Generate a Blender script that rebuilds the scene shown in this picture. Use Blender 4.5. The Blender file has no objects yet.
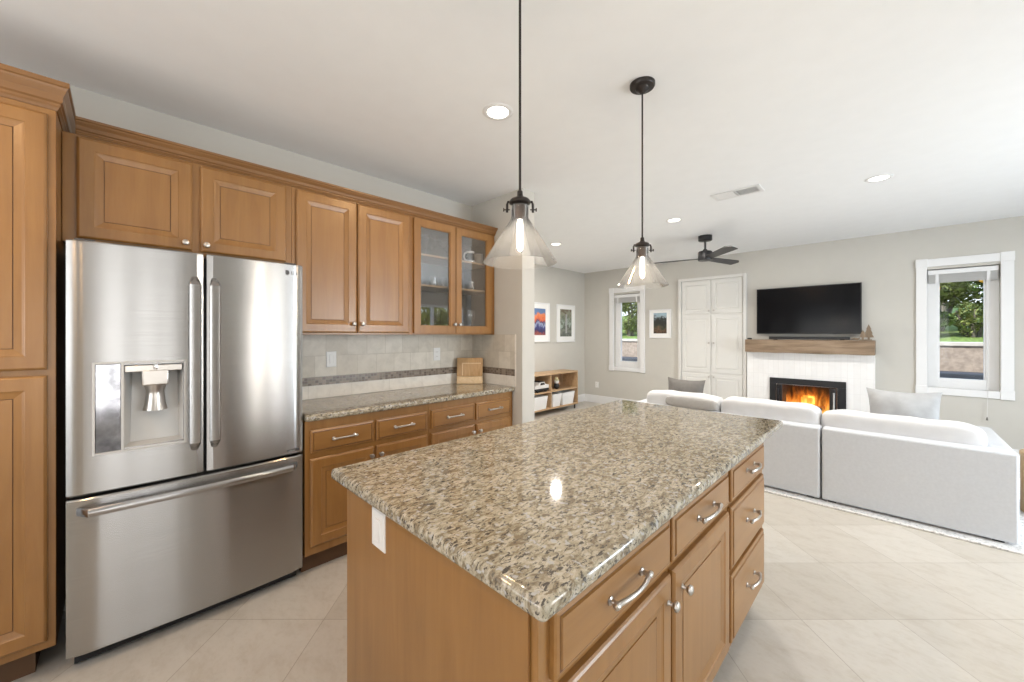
import bpy, bmesh, math, random
from mathutils import Vector, Matrix
random.seed(7)
PI = math.pi
SC = bpy.context.scene
COL = SC.collection

# ------------------------------------------------------------------ camera
TH = math.atan(383 / 386.5)
cd = bpy.data.cameras.new('camera')
cam = bpy.data.objects.new('camera', cd)
COL.objects.link(cam)
cam.location = (0, 0, 1.37)
cam.rotation_euler = (PI / 2, 0, TH)
cd.sensor_width = 36.0
cd.lens = 36.0 * 386.5 / 1024.0
cd.shift_y = -7.0 / 1024.0
cd.clip_start = 0.02
cd.clip_end = 200
SC.camera = cam

# ------------------------------------------------------------------ exposure
SC.view_settings.view_transform = 'Standard'
SC.view_settings.look = 'None'
SC.view_settings.exposure = 0.12
SC.view_settings.gamma = 1.0
SC.view_settings.use_curve_mapping = False
try:
    SC.cycles.max_bounces = 10
    SC.cycles.diffuse_bounces = 6
    SC.cycles.glossy_bounces = 5
    SC.cycles.transparent_max_bounces = 16
    SC.cycles.sample_clamp_indirect = 6.0
    SC.cycles.caustics_reflective = False
    SC.cycles.caustics_refractive = False
except Exception:
    pass

# ------------------------------------------------------------------ world
W = bpy.data.worlds.new('sky')
SC.world = W
W.use_nodes = True
wt = W.node_tree
bg = wt.nodes['Background']
tcw = wt.nodes.new('ShaderNodeTexCoord')
sxyz = wt.nodes.new('ShaderNodeSeparateXYZ')
wt.links.new(tcw.outputs['Generated'], sxyz.inputs[0])
rw = wt.nodes.new('ShaderNodeValToRGB')
rw.color_ramp.elements[0].position = 0.0
rw.color_ramp.elements[0].color = (0.80, 0.86, 0.92, 1)
rw.color_ramp.elements[1].position = 0.7
rw.color_ramp.elements[1].color = (0.32, 0.52, 0.85, 1)
wt.links.new(sxyz.outputs[2], rw.inputs[0])
wt.links.new(rw.outputs[0], bg.inputs['Color'])
bg.inputs['Strength'].default_value = 2.2

# ------------------------------------------------------------------ lights
def sun_light(name, energy, rot, color):
    l = bpy.data.lights.new(name, 'SUN')
    l.energy = energy
    l.color = color
    l.angle = math.radians(2)
    o = bpy.data.objects.new(name, l)
    o.rotation_euler = rot
    COL.objects.link(o)
    return o

def area_light(name, loc, rot, sx, sy, energy, color):
    l = bpy.data.lights.new(name, 'AREA')
    l.shape = 'RECTANGLE'
    l.size = sx
    l.size_y = sy
    l.energy = energy
    l.color = color
    o = bpy.data.objects.new(name, l)
    o.location = loc
    o.rotation_euler = rot
    COL.objects.link(o)
    return o

SUN = sun_light('sunlight', 5.0, (math.radians(48), 0, math.radians(-42)), (1.0, 0.95, 0.86))
# area lamps added at unseen windows, to fill the room with stand-in daylight
FILL_WINS = [(-0.88, -0.45), (-0.28, 0.02), (0.14, 0.38), (1.92, 2.18), (2.42, 2.75), (3.15, 4.40)]     # unseen openings added in the right wall, spaced to streak the fridge and fill
WARM, COOL = (1.0, 0.97, 0.92), (0.84, 0.93, 1.0)
for (a, b), w, tilt, dcol in zip(FILL_WINS, (30, 30, 30, 62, 62, 90), (112, 112, 112, 96, 96, 82), (WARM, WARM, WARM, WARM, WARM, COOL)):
    area_light('window_fill_lamp', (3.30, (a + b) / 2, 1.22), (0, math.radians(tilt), 0), 1.8, b - a, w * (b - a), dcol)
area_light('ceiling_fill_lamp', (-0.6, -2.90, 1.40), (math.radians(150), 0, 0), 3.4, 1.7, 85, (1.0, 0.97, 0.92))  # fill lamp added behind the camera, aimed up to brighten the ceiling
CAN_W = 18.0                       # living area
CAN_COL = (1.0, 0.93, 0.85)
KITCHEN_W = 8.0                  # warm kitchen lamps
KITCHEN_COL = (1.0, 0.62, 0.31)

# ------------------------------------------------------------------ materials
def mat(name):
    m = bpy.data.materials.new(name)
    m.use_nodes = True
    nt = m.node_tree
    return m, nt, nt.nodes['Principled BSDF']

def N(nt, typ, **kw):
    n = nt.nodes.new(typ)
    for k, v in kw.items():
        setattr(n, k, v)
    return n

def ramp(nt, fac, stops):
    r = N(nt, 'ShaderNodeValToRGB')
    e = r.color_ramp.elements
    while len(e) < len(stops):
        e.new(0.5)
    for i, (p, c) in enumerate(stops):
        e[i].position = p
        e[i].color = (c[0], c[1], c[2], 1)
    nt.links.new(fac, r.inputs[0])
    return r

def coords(nt, scale=(1, 1, 1), rot=(0, 0, 0), loc=(0, 0, 0), jitter=True):
    tc = N(nt, 'ShaderNodeTexCoord')
    mp = N(nt, 'ShaderNodeMapping')
    mp.inputs['Scale'].default_value = scale
    mp.inputs['Rotation'].default_value = rot
    mp.inputs['Location'].default_value = loc
    if jitter:
        oi = N(nt, 'ShaderNodeObjectInfo')
        mul = N(nt, 'ShaderNodeMath', operation='MULTIPLY')
        mul.inputs[1].default_value = 37.0
        nt.links.new(oi.outputs['Random'], mul.inputs[0])
        add = N(nt, 'ShaderNodeVectorMath', operation='ADD')
        nt.links.new(tc.outputs['Object'], add.inputs[0])
        nt.links.new(mul.outputs[0], add.inputs[1])
        nt.links.new(add.outputs[0], mp.inputs['Vector'])
    else:
        nt.links.new(tc.outputs['Object'], mp.inputs['Vector'])
    return mp.outputs[0]

def noise(nt, vec, scale, detail=3, rough=0.5, dist=0.0):
    n = N(nt, 'ShaderNodeTexNoise')
    n.inputs['Scale'].default_value = scale
    n.inputs['Detail'].default_value = detail
    n.inputs['Roughness'].default_value = rough
    n.inputs['Distortion'].default_value = dist
    nt.links.new(vec, n.inputs['Vector'])
    return n.outputs['Fac']

def bump(nt, b, h, strength, dist=0.002):
    n = N(nt, 'ShaderNodeBump')
    n.inputs['Strength'].default_value = strength
    n.inputs['Distance'].default_value = dist
    nt.links.new(h, n.inputs['Height'])
    nt.links.new(n.outputs[0], b.inputs['Normal'])

def mixc(nt, fac, a, b, mode='MIX'):
    n = N(nt, 'ShaderNodeMix', data_type='RGBA', blend_type=mode)
    for sock, v in ((0, fac), (6, a), (7, b)):
        if hasattr(v, 'links') or hasattr(v, 'is_linked'):
            nt.links.new(v, n.inputs[sock])
        elif isinstance(v, (int, float)):
            n.inputs[sock].default_value = v
        else:
            n.inputs[sock].default_value = (v[0], v[1], v[2], 1)
    return n.outputs[2]

def flat(name, col, rough=0.5, metal=0.0, var=0.05, nscale=8.0, bmp=0.0, bscale=200.0, coat=0.0):
    m, nt, b = mat(name)
    v = coords(nt)
    f = noise(nt, v, nscale, 3)
    c0 = [max(0, c * (1 - var)) for c in col]
    c1 = [min(1, c * (1 + var)) for c in col]
    r = ramp(nt, f, [(0.3, c0), (0.7, c1)])
    nt.links.new(r.outputs[0], b.inputs['Base Color'])
    b.inputs['Roughness'].default_value = rough
    b.inputs['Metallic'].default_value = metal
    b.inputs['Coat Weight'].default_value = coat
    if bmp:
        bump(nt, b, noise(nt, v, bscale, 2), bmp)
    return m

def wood(name, dark, mid, light, axis='z', rough=0.33, scale=1.0, coat=0.2):
    m, nt, b = mat(name)
    s = {'z': (14, 14, 1.2), 'y': (14, 1.2, 14), 'x': (1.2, 14, 14)}[axis]
    v = coords(nt, tuple(q * scale for q in s))
    f = noise(nt, v, 1.6, 5, 0.6, 0.6)
    r = ramp(nt, f, [(0.25, dark), (0.5, mid), (0.78, light)])
    v2 = coords(nt, (1, 1, 1))
    f2 = noise(nt, v2, 3.0, 2)
    r2 = ramp(nt, f2, [(0.3, (0.88, 0.88, 0.88)), (0.7, (1, 1, 1))])
    c = mixc(nt, 1.0, r.outputs[0], r2.outputs[0], 'MULTIPLY')
    nt.links.new(c, b.inputs['Base Color'])
    b.inputs['Roughness'].default_value = rough
    b.inputs['Coat Weight'].default_value = coat
    b.inputs['Coat Roughness'].default_value = 0.25
    bump(nt, b, f, 0.05)
    return m

def emit(name, col, strength):
    m, nt, b = mat(name)
    b.inputs['Base Color'].default_value = (*col, 1)
    b.inputs['Emission Color'].default_value = (*col, 1)
    b.inputs['Emission Strength'].default_value = strength
    return m

def thin_glass(name, refl=0.10, milk=0.0, tint=(1, 1, 1), top=0.85):
    m = bpy.data.materials.new(name)
    m.use_nodes = True
    nt = m.node_tree
    nt.nodes.clear()
    out = N(nt, 'ShaderNodeOutputMaterial')
    tr = N(nt, 'ShaderNodeBsdfTransparent')
    tr.inputs[0].default_value = (*tint, 1)
    gl = N(nt, 'ShaderNodeBsdfGlossy')
    gl.inputs['Roughness'].default_value = 0.01
    lw = N(nt, 'ShaderNodeLayerWeight')
    lw.inputs['Blend'].default_value = 0.25
    mr = N(nt, 'ShaderNodeMapRange')
    mr.inputs['To Min'].default_value = refl
    mr.inputs['To Max'].default_value = top
    nt.links.new(lw.outputs['Fresnel'], mr.inputs['Value'])
    mx = N(nt, 'ShaderNodeMixShader')
    nt.links.new(mr.outputs[0], mx.inputs[0])
    nt.links.new(tr.outputs[0], mx.inputs[1])
    nt.links.new(gl.outputs[0], mx.inputs[2])
    res = mx
    if milk > 0:
        df = N(nt, 'ShaderNodeBsdfTranslucent')
        df.inputs[0].default_value = (0.95, 0.95, 0.95, 1)
        d2 = N(nt, 'ShaderNodeBsdfDiffuse')
        d2.inputs[0].default_value = (0.95, 0.95, 0.95, 1)
        m1 = N(nt, 'ShaderNodeMixShader')
        nt.links.new(df.outputs[0], m1.inputs[1])
        nt.links.new(d2.outputs[0], m1.inputs[2])
        m2 = N(nt, 'ShaderNodeMixShader')
        m2.inputs[0].default_value = milk
        nt.links.new(mx.outputs[0], m2.inputs[1])
        nt.links.new(m1.outputs[0], m2.inputs[2])
        res = m2
    nt.links.new(res.outputs[0], out.inputs['Surface'])
    return m

M = {}
M['wall'] = flat('greige wall paint', (0.53, 0.515, 0.475), 0.75, var=0.012, bmp=0.06, bscale=260)
M['ceiling'] = flat('white ceiling paint', (0.84, 0.855, 0.87), 0.9, var=0.01, bmp=0.12, bscale=90)
M['trim'] = flat('white trim paint', (0.74, 0.745, 0.75), 0.4, var=0.01)
M['wood'] = wood('honey maple', (0.242, 0.115, 0.032), (0.284, 0.139, 0.040), (0.325, 0.165, 0.051))
M['wood_h'] = wood('honey maple sideways grain', (0.242, 0.115, 0.032), (0.284, 0.139, 0.040), (0.325, 0.165, 0.051), 'y')
M['wood_crown'] = wood('honey maple moulding', (0.19, 0.09, 0.03), (0.225, 0.11, 0.037), (0.26, 0.13, 0.047), 'y')
M['wood_in_shade'] = wood('shade-darkened cabinet interior', (0.075, 0.042, 0.02), (0.09, 0.052, 0.025), (0.105, 0.062, 0.032))  # maple darkened in colour to imitate shade inside the glass-front cabinet
M['glaze'] = flat('dark glaze in the door grooves', (0.12, 0.05, 0.018), 0.5)
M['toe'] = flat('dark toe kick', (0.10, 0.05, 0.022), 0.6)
M['cab_white'] = flat('painted built-in', (0.66, 0.655, 0.63), 0.45, var=0.01)
M['nickel'] = flat('satin nickel', (0.52, 0.49, 0.46), 0.30, 1.0, var=0.03)
M['bronze'] = flat('oil rubbed bronze', (0.035, 0.03, 0.028), 0.42, 0.6, var=0.1)
M['socket'] = flat('aged bronze socket', (0.12, 0.085, 0.065), 0.35, 0.8, var=0.2, nscale=60)
M['black'] = flat('black metal', (0.018, 0.018, 0.020), 0.4, 0.3)
M['black_gloss'] = flat('black screen', (0.006, 0.006, 0.007), 0.12, 0.0, var=0.02)
M['fridge_body'] = flat('charcoal side panel', (0.06, 0.06, 0.062), 0.45)
M['black_gloss'].node_tree.nodes['Principled BSDF'].inputs['Specular IOR Level'].default_value = 0.10
M['black_gloss'].node_tree.nodes['Principled BSDF'].inputs['Roughness'].default_value = 0.12
M['plastic_w'] = flat('white plastic', (0.72, 0.72, 0.71), 0.35, var=0.01)
M['plastic_g'] = flat('light grey plastic', (0.50, 0.50, 0.49), 0.4, var=0.02)
M['sofa'] = flat('pale linen', (0.57, 0.59, 0.62), 0.9, var=0.03, nscale=60, bmp=0.35, bscale=420)
M['sofa_c'] = flat('pale linen cushions', (0.65, 0.655, 0.665), 0.9, var=0.03, nscale=14, bmp=0.35, bscale=300)
M['pillow_taupe'] = flat('taupe fabric', (0.15, 0.142, 0.132), 0.9, var=0.06, nscale=30, bmp=0.3, bscale=300)
M['pillow_mid'] = flat('warm grey fabric', (0.34, 0.33, 0.315), 0.9, var=0.05, nscale=30, bmp=0.3, bscale=300)
M['pillow_grey'] = flat('silver grey fabric', (0.37, 0.375, 0.38), 0.8, var=0.14, nscale=9, bmp=0.3, bscale=120)
M['bin'] = flat('white storage bin', (0.82, 0.83, 0.84), 0.6, var=0.02)
M['oak'] = wood('light oak shelf', (0.42, 0.27, 0.15), (0.52, 0.35, 0.20), (0.60, 0.42, 0.26), 'y', 0.5, 1.0, 0.0)
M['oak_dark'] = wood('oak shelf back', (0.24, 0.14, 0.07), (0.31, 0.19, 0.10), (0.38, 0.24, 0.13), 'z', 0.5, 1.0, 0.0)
M['bamboo'] = wood('bamboo', (0.36, 0.21, 0.085), (0.46, 0.285, 0.13), (0.56, 0.37, 0.18), 'z', 0.45, 2.5, 0.1)
M['bamboo_pale'] = wood('pale bamboo', (0.62, 0.45, 0.26), (0.70, 0.53, 0.32), (0.76, 0.60, 0.40), 'x', 0.45, 2.5, 0.1)
M['beam'] = wood('rough reclaimed beam', (0.13, 0.085, 0.05), (0.27, 0.19, 0.125), (0.40, 0.30, 0.21), 'x', 0.85, 1.0, 0.0)
M['drum'] = wood('wooden drum table', (0.36, 0.22, 0.10), (0.50, 0.33, 0.17), (0.62, 0.44, 0.25), 'z', 0.5, 0.6, 0.1)
M['firebrick'] = flat('sooty firebrick', (0.035, 0.022, 0.018), 0.9, var=0.4, nscale=14)
M['log'] = flat('charred log', (0.07, 0.035, 0.02), 0.9, var=0.6, nscale=30, bmp=0.5, bscale=60)
M['stucco'] = flat('tan stucco', (0.42, 0.335, 0.265), 0.95, var=0.2, nscale=20, bmp=0.3, bscale=60)
M['cap'] = flat('pale wall cap', (0.62, 0.56, 0.48), 0.9, var=0.1)
M['slate'] = flat('dark slate ledge', (0.055, 0.062, 0.075), 0.6, var=0.2)
M['ground'] = flat('concrete patio', (0.34, 0.32, 0.30), 0.9, var=0.1)
M['leaf'] = flat('green leaves', (0.13, 0.19, 0.045), 0.6, var=0.6, nscale=7)
M['leaf2'] = flat('yellow green leaves', (0.24, 0.27, 0.08), 0.6, var=0.6, nscale=7)
M['leaf_sun'] = flat('sun-brightened hedge leaves', (0.42, 0.45, 0.16), 0.6, var=0.6, nscale=7)  # leaf colour raised so the hedge looks sunlit in the cabinet glass
M['bark'] = flat('grey bark', (0.20, 0.17, 0.14), 0.9, var=0.3, nscale=20)
M['grass'] = flat('lawn', (0.19, 0.27, 0.06), 0.95, var=0.45, nscale=25)
M['fruit'] = flat('orange fruit', (0.80, 0.42, 0.04), 0.5)
M['slat'] = flat('blind slats', (0.62, 0.62, 0.61), 0.5, var=0.03)
M['glass'] = thin_glass('window glass', 0.004, top=0.3)
M['cab_glass'] = thin_glass('cabinet door glass', 0.17)
M['shade_glass'] = thin_glass('clear lamp shade glass', 0.03, 0.012)
M['stemware'] = thin_glass('drinking glass', 0.12, 0.08)
M['lens'] = emit('lit lens', (1.0, 0.96, 0.90), 3.5)
M['bulb'] = emit('glowing bulb', (1.0, 0.93, 0.82), 4.0)
M['chrome'] = flat('bright chrome', (0.80, 0.80, 0.80), 0.08, 1.0, var=0.01)
M['dark_mirror'] = flat('dark mirror panel', (0.30, 0.30, 0.32), 0.12, 1.0, var=0.5, nscale=16)
M['toy_red'] = flat('toy skin', (0.55, 0.28, 0.17), 0.6)
M['toy_yellow'] = flat('toy cream', (0.75, 0.68, 0.42), 0.6)
M['tree_wood'] = wood('carved tree wood', (0.15, 0.10, 0.065), (0.24, 0.175, 0.115), (0.33, 0.25, 0.175), 'z', 0.7, 2.0, 0)
M['rubber'] = flat('black rubber', (0.015, 0.015, 0.015), 0.8)

def m_steel():
    m, nt, b = mat('brushed stainless steel')
    v = coords(nt, (1, 1, 260), jitter=False)
    f = noise(nt, v, 3.0, 2)
    r = ramp(nt, f, [(0.3, (0.38, 0.375, 0.37)), (0.7, (0.44, 0.435, 0.43))])
    nt.links.new(r.outputs[0], b.inputs['Base Color'])
    b.inputs['Metallic'].default_value = 1.0
    b.inputs['Roughness'].default_value = 0.27
    b.inputs['Anisotropic'].default_value = 0.97
    b.inputs['Anisotropic Rotation'].default_value = 0.25
    t = N(nt, 'ShaderNodeTangent', direction_type='RADIAL', axis='Z')
    nt.links.new(t.outputs[0], b.inputs['Tangent'])
    return m
M['steel'] = m_steel()

def m_granite():
    m, nt, b = mat('speckled gold granite')
    v = coords(nt, (1.0, 1.0, 1.0), jitter=False)
    vs = coords(nt, (1.7, 0.9, 1.2), rot=(0, 0, 0.75), jitter=False)
    big = noise(nt, vs, 31, 4, 0.65, 0.8)
    base = ramp(nt, big, [(0.30, (0.13, 0.10, 0.07)), (0.41, (0.24, 0.20, 0.135)),
                          (0.50, (0.35, 0.315, 0.235)), (0.62, (0.47, 0.43, 0.35)), (0.78, (0.42, 0.41, 0.38))])
    vs2 = coords(nt, (1.7, 0.8, 1.2), rot=(0, 0, 0.75), loc=(3, 5, 1), jitter=False)
    fine = noise(nt, vs2, 72, 4, 0.7, 0.6)
    mk = ramp(nt, fine, [(0.41, (1, 1, 1)), (0.47, (0, 0, 0))])
    c = mixc(nt, mk.outputs[0], base.outputs[0], (0.075, 0.066, 0.057))
    br = noise(nt, coords(nt, (1.6, 0.9, 1.2), rot=(0, 0, 0.75), loc=(9, 2, 4), jitter=False), 46, 3, 0.65, 0.5)
    mk2 = ramp(nt, br, [(0.58, (0, 0, 0)), (0.66, (1, 1, 1))])
    c = mixc(nt, mk2.outputs[0], c, (0.20, 0.16, 0.105))
    gr = noise(nt, v, 60, 2, 0.5)
    mk3 = ramp(nt, gr, [(0.60, (0, 0, 0)), (0.68, (1, 1, 1))])
    c = mixc(nt, mk3.outputs[0], c, (0.40, 0.40, 0.39))
    nt.links.new(c, b.inputs['Base Color'])
    b.inputs['Roughness'].default_value = 0.05
    b.inputs['IOR'].default_value = 1.55
    return m
M['granite'] = m_granite()

def m_tile():
    m, nt, b = mat('travertine floor tile')
    # tile grid runs diagonally to the walls
    tc = N(nt, 'ShaderNodeTexCoord')
    mp = N(nt, 'ShaderNodeMapping')
    mp.vector_type = 'POINT'
    mp.inputs['Rotation'].default_value = (0, 0, -TH)
    # after rotation u = lateral, v = depth
    mp.inputs['Location'].default_value = (-1.387 + 4.58, -1.855 + 4.58, 0)
    nt.links.new(tc.outputs['Object'], mp.inputs['Vector'])
    br = N(nt, 'ShaderNodeTexBrick', offset=0.0, squash=1.0)
    br.inputs['Scale'].default_value = 1.0
    br.inputs['Brick Width'].default_value = 0.458
    br.inputs['Row Height'].default_value = 0.458
    br.inputs['Mortar Size'].default_value = 0.0022
    br.inputs['Mortar Smooth'].default_value = 0.3
    br.inputs['Bias'].default_value = 0.0
    br.inputs['Color1'].default_value = (0.465, 0.43, 0.375, 1)
    br.inputs['Color2'].default_value = (0.545, 0.515, 0.465, 1)
    br.inputs['Mortar'].default_value = (0.37, 0.335, 0.285, 1)
    nt.links.new(mp.outputs[0], br.inputs['Vector'])
    v = coords(nt, (1.0, 1.6, 1), rot=(0, 0, 0.3), jitter=False)
    f = noise(nt, v, 6.0, 6, 0.7, 0.4)
    r = ramp(nt, f, [(0.30, (0.88, 0.855, 0.82)), (0.5, (1, 1, 1)), (0.70, (1.05, 1.05, 1.05))])
    c = mixc(nt, 1.0, br.outputs['Color'], r.outputs[0], 'MULTIPLY')
    f2 = noise(nt, v, 30.0, 3, 0.6)
    r2 = ramp(nt, f2, [(0.30, (0.95, 0.935, 0.91)), (0.5, (1, 1, 1))])
    c = mixc(nt, 1.0, c, r2.outputs[0], 'MULTIPLY')
    nt.links.new(c, b.inputs['Base Color'])
    b.inputs['Roughness'].default_value = 0.34
    inv = N(nt, 'ShaderNodeMath', operation='SUBTRACT')
    inv.inputs[0].default_value = 1.0
    nt.links.new(br.outputs['Fac'], inv.inputs[1])
    bump(nt, b, inv.outputs[0], 0.3, 0.002)
    return m
M['tile'] = m_tile()

def m_splash(name, w, h, c1, c2, mortar, axis, offs=0.5, msize=0.0022, loc=(0, 0, 0), rough=0.4, stain=0.86):
    m, nt, b = mat(name)
    tc = N(nt, 'ShaderNodeTexCoord')
    sp = N(nt, 'ShaderNodeSeparateXYZ')
    nt.links.new(tc.outputs['Object'], sp.inputs[0])
    cb = N(nt, 'ShaderNodeCombineXYZ')
    nt.links.new(sp.outputs[axis], cb.inputs[0])
    nt.links.new(sp.outputs[2], cb.inputs[1])
    mp = N(nt, 'ShaderNodeMapping')
    mp.inputs['Location'].default_value = loc
    nt.links.new(cb.outputs[0], mp.inputs['Vector'])
    br = N(nt, 'ShaderNodeTexBrick', offset=offs)
    br.inputs['Scale'].default_value = 1.0
    br.inputs['Brick Width'].default_value = w
    br.inputs['Row Height'].default_value = h
    br.inputs['Mortar Size'].default_value = msize
    br.inputs['Color1'].default_value = (*c1, 1)
    br.inputs['Color2'].default_value = (*c2, 1)
    br.inputs['Mortar'].default_value = (*mortar, 1)
    nt.links.new(mp.outputs[0], br.inputs['Vector'])
    f = noise(nt, coords(nt, jitter=False), 14, 4, 0.6, 0.5)
    r = ramp(nt, f, [(0.3, (stain, stain * 0.99, stain * 0.98)), (0.6, (1, 1, 1))])
    c = mixc(nt, 1.0, br.outputs['Color'], r.outputs[0], 'MULTIPLY')
    nt.links.new(c, b.inputs['Base Color'])
    b.inputs['Roughness'].default_value = rough
    inv = N(nt, 'ShaderNodeMath', operation='SUBTRACT')
    inv.inputs[0].default_value = 1.0
    nt.links.new(br.outputs['Fac'], inv.inputs[1])
    bump(nt, b, inv.outputs[0], 0.35, 0.002)
    return m
for ax, k in ((1, 'y'), (0, 'x')):
    M['splash_' + k] = m_splash('stone backsplash ' + k, 0.152, 0.150, (0.52, 0.475, 0.40), (0.66, 0.62, 0.545), (0.50, 0.46, 0.39), ax, loc=(0.03, 0.136, 0))
    M['mosaic_' + k] = m_splash('brown mosaic ' + k, 0.024, 0.019, (0.12, 0.09, 0.07), (0.30, 0.24, 0.185), (0.26, 0.22, 0.18), ax, 0.0, 0.0018, (0, 0.003, 0), 0.25)
    M['splash_low_' + k] = m_splash('pale stone row ' + k, 0.305, 0.30, (0.74, 0.71, 0.65), (0.79, 0.76, 0.70), (0.62, 0.59, 0.53), ax, 0.0, 0.002)
M['stack_tile'] = m_splash('white stacked tile', 0.062, 0.20, (0.80, 0.80, 0.80), (0.84, 0.84, 0.84), (0.74, 0.74, 0.74), 0, 0.0, 0.0018, (0, 0, 0), 0.25, 0.98)

def m_rug():
    m, nt, b = mat('cream rug with grey flecks')
    v = coords(nt, jitter=False)
    f = noise(nt, v, 55, 3, 0.7)
    r = ramp(nt, f, [(0.34, (0.42, 0.41, 0.40)), (0.46, (0.76, 0.75, 0.73)), (0.7, (0.82, 0.81, 0.79))])
    nt.links.new(r.outputs[0], b.inputs['Base Color'])
    b.inputs['Roughness'].default_value = 0.95
    bump(nt, b, f, 0.6, 0.004)
    return m
M['rug'] = m_rug()

def m_flame():
    m = bpy.data.materials.new('flame')
    m.use_nodes = True
    nt = m.node_tree
    nt.nodes.clear()
    out = N(nt, 'ShaderNodeOutputMaterial')
    em = N(nt, 'ShaderNodeEmission')
    tc = N(nt, 'ShaderNodeTexCoord')
    sp = N(nt, 'ShaderNodeSeparateXYZ')
    nt.links.new(tc.outputs['Generated'], sp.inputs[0])
    f = noise(nt, coords(nt, (13, 9, 3.6), jitter=False), 1.0, 3, 0.55, 0.9)
    # tongues: noise minus height
    h = N(nt, 'ShaderNodeMath', operation='MULTIPLY_ADD')
    nt.links.new(sp.outputs[2], h.inputs[0])
    h.inputs[1].default_value = -0.34
    nt.links.new(f, h.inputs[2])
    r = ramp(nt, h.outputs[0], [(0.20, (0.9, 0.10, 0.004)), (0.34, (1.0, 0.26, 0.02)), (0.46, (1.0, 0.50, 0.10))])
    a = ramp(nt, h.outputs[0], [(0.20, (0, 0, 0)), (0.30, (0.25, 0.25, 0.25)), (0.46, (1, 1, 1))])
    st = N(nt, 'ShaderNodeMath', operation='MULTIPLY')
    nt.links.new(a.outputs[0], st.inputs[0])
    st.inputs[1].default_value = 11.0
    nt.links.new(r.outputs[0], em.inputs[0])
    nt.links.new(st.outputs[0], em.inputs[1])
    nt.links.new(em.outputs[0], out.inputs['Volume'])
    return m
M['flame'] = m_flame()

# ------------------------------------------------------------------ mesh helpers
def B():
    return bmesh.new()

def box(bm, x0, x1, y0, y1, z0, z1, bev=0.0, seg=2):
    vs = [bm.verts.new((x, y, z)) for x in (x0, x1) for y in (y0, y1) for z in (z0, z1)]
    fs = [(0, 1, 3, 2), (4, 6, 7, 5), (0, 4, 5, 1), (2, 3, 7, 6), (0, 2, 6, 4), (1, 5, 7, 3)]
    faces = [bm.faces.new([vs[i] for i in f]) for f in fs]
    if bev > 0:
        es = list({e for f in faces for e in f.edges})
        bmesh.ops.bevel(bm, geom=es, offset=bev, segments=seg, profile=0.5, affect='EDGES')
    return bm

def ring(bm, c, u, v, r, n):
    return [bm.verts.new(c + u * (r * math.cos(2 * PI * i / n)) + v * (r * math.sin(2 * PI * i / n))) for i in range(n)]

def skin(bm, rings, cap=True, closed=True):
    n = len(rings[0])
    for a, b in zip(rings, rings[1:]):
        for i in range(n if closed else n - 1):
            j = (i + 1) % n
            try:
                bm.faces.new((a[i], a[j], b[j], b[i]))
            except ValueError:
                pass
    if cap:
        bm.faces.new(rings[0][::-1])
        bm.faces.new(rings[-1])

def frame_for(d):
    d = d.normalized()
    up = Vector((0, 0, 1)) if abs(d.z) < 0.9 else Vector((1, 0, 0))
    u = d.cross(up).normalized()
    return u, u.cross(d).normalized()

def tube(bm, pts, r, n=10, cap=True):
    pts = [Vector(p) for p in pts]
    rs = r if isinstance(r, (list, tuple)) else [r] * len(pts)
    rings = []
    u = None
    for i, p in enumerate(pts):
        d = pts[min(i + 1, len(pts) - 1)] - pts[max(i - 1, 0)]
        if u is None:
            u, v = frame_for(d)
        else:
            dn = d.normalized()
            u = (u - dn * u.dot(dn)).normalized()
            v = u.cross(dn)
        rings.append(ring(bm, p, u, v, rs[i], n))
    skin(bm, rings, cap)
    return bm

def lathe(bm, prof, c=(0, 0, 0), n=24, axis='z', cap=False):
    c = Vector(c)
    rings = []
    ax = {'z': (Vector((1, 0, 0)), Vector((0, 1, 0)), Vector((0, 0, 1))),
          'x': (Vector((0, 1, 0)), Vector((0, 0, 1)), Vector((1, 0, 0))),
          'y': (Vector((0, 0, 1)), Vector((1, 0, 0)), Vector((0, 1, 0)))}[axis]
    for r, z in prof:
        rings.append(ring(bm, c + ax[2] * z, ax[0], ax[1], max(r, 1e-4), n))
    skin(bm, rings, cap)
    return bm

def panel(bm, o, u, v, n, w, h, prof, back=True):
    """concentric rectangular profile: prof = [(inset, height)], last is filled"""
    o, u, v, n = Vector(o), Vector(u), Vector(v), Vector(n)
    rings = []
    glz = []
    for q in prof:
        ins, d = q[0], q[1]
        glz.append(len(q) > 2)
        rings.append([bm.verts.new(o + u * a + v * b + n * d) for a, b in
                      ((ins, ins), (w - ins, ins), (w - ins, h - ins), (ins, h - ins))])
    for a, b, g in zip(rings, rings[1:], glz[1:]):
        for i in range(4):
            j = (i + 1) % 4
            bm.faces.new((a[i], a[j], b[j], b[i])).material_index = 1 if g else 0
    if back:
        bm.faces.new(rings[0][::-1])
    bm.faces.new(rings[-1])
    return bm

def prism(bm, poly, o, u, v, n, depth):
    o, u, v, n = Vector(o), Vector(u), Vector(v), Vector(n)
    a = [bm.verts.new(o + u * p[0] + v * p[1]) for p in poly]
    b = [bm.verts.new(o + u * p[0] + v * p[1] + n * depth) for p in poly]
    skin(bm, [a, b])
    return bm

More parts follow.
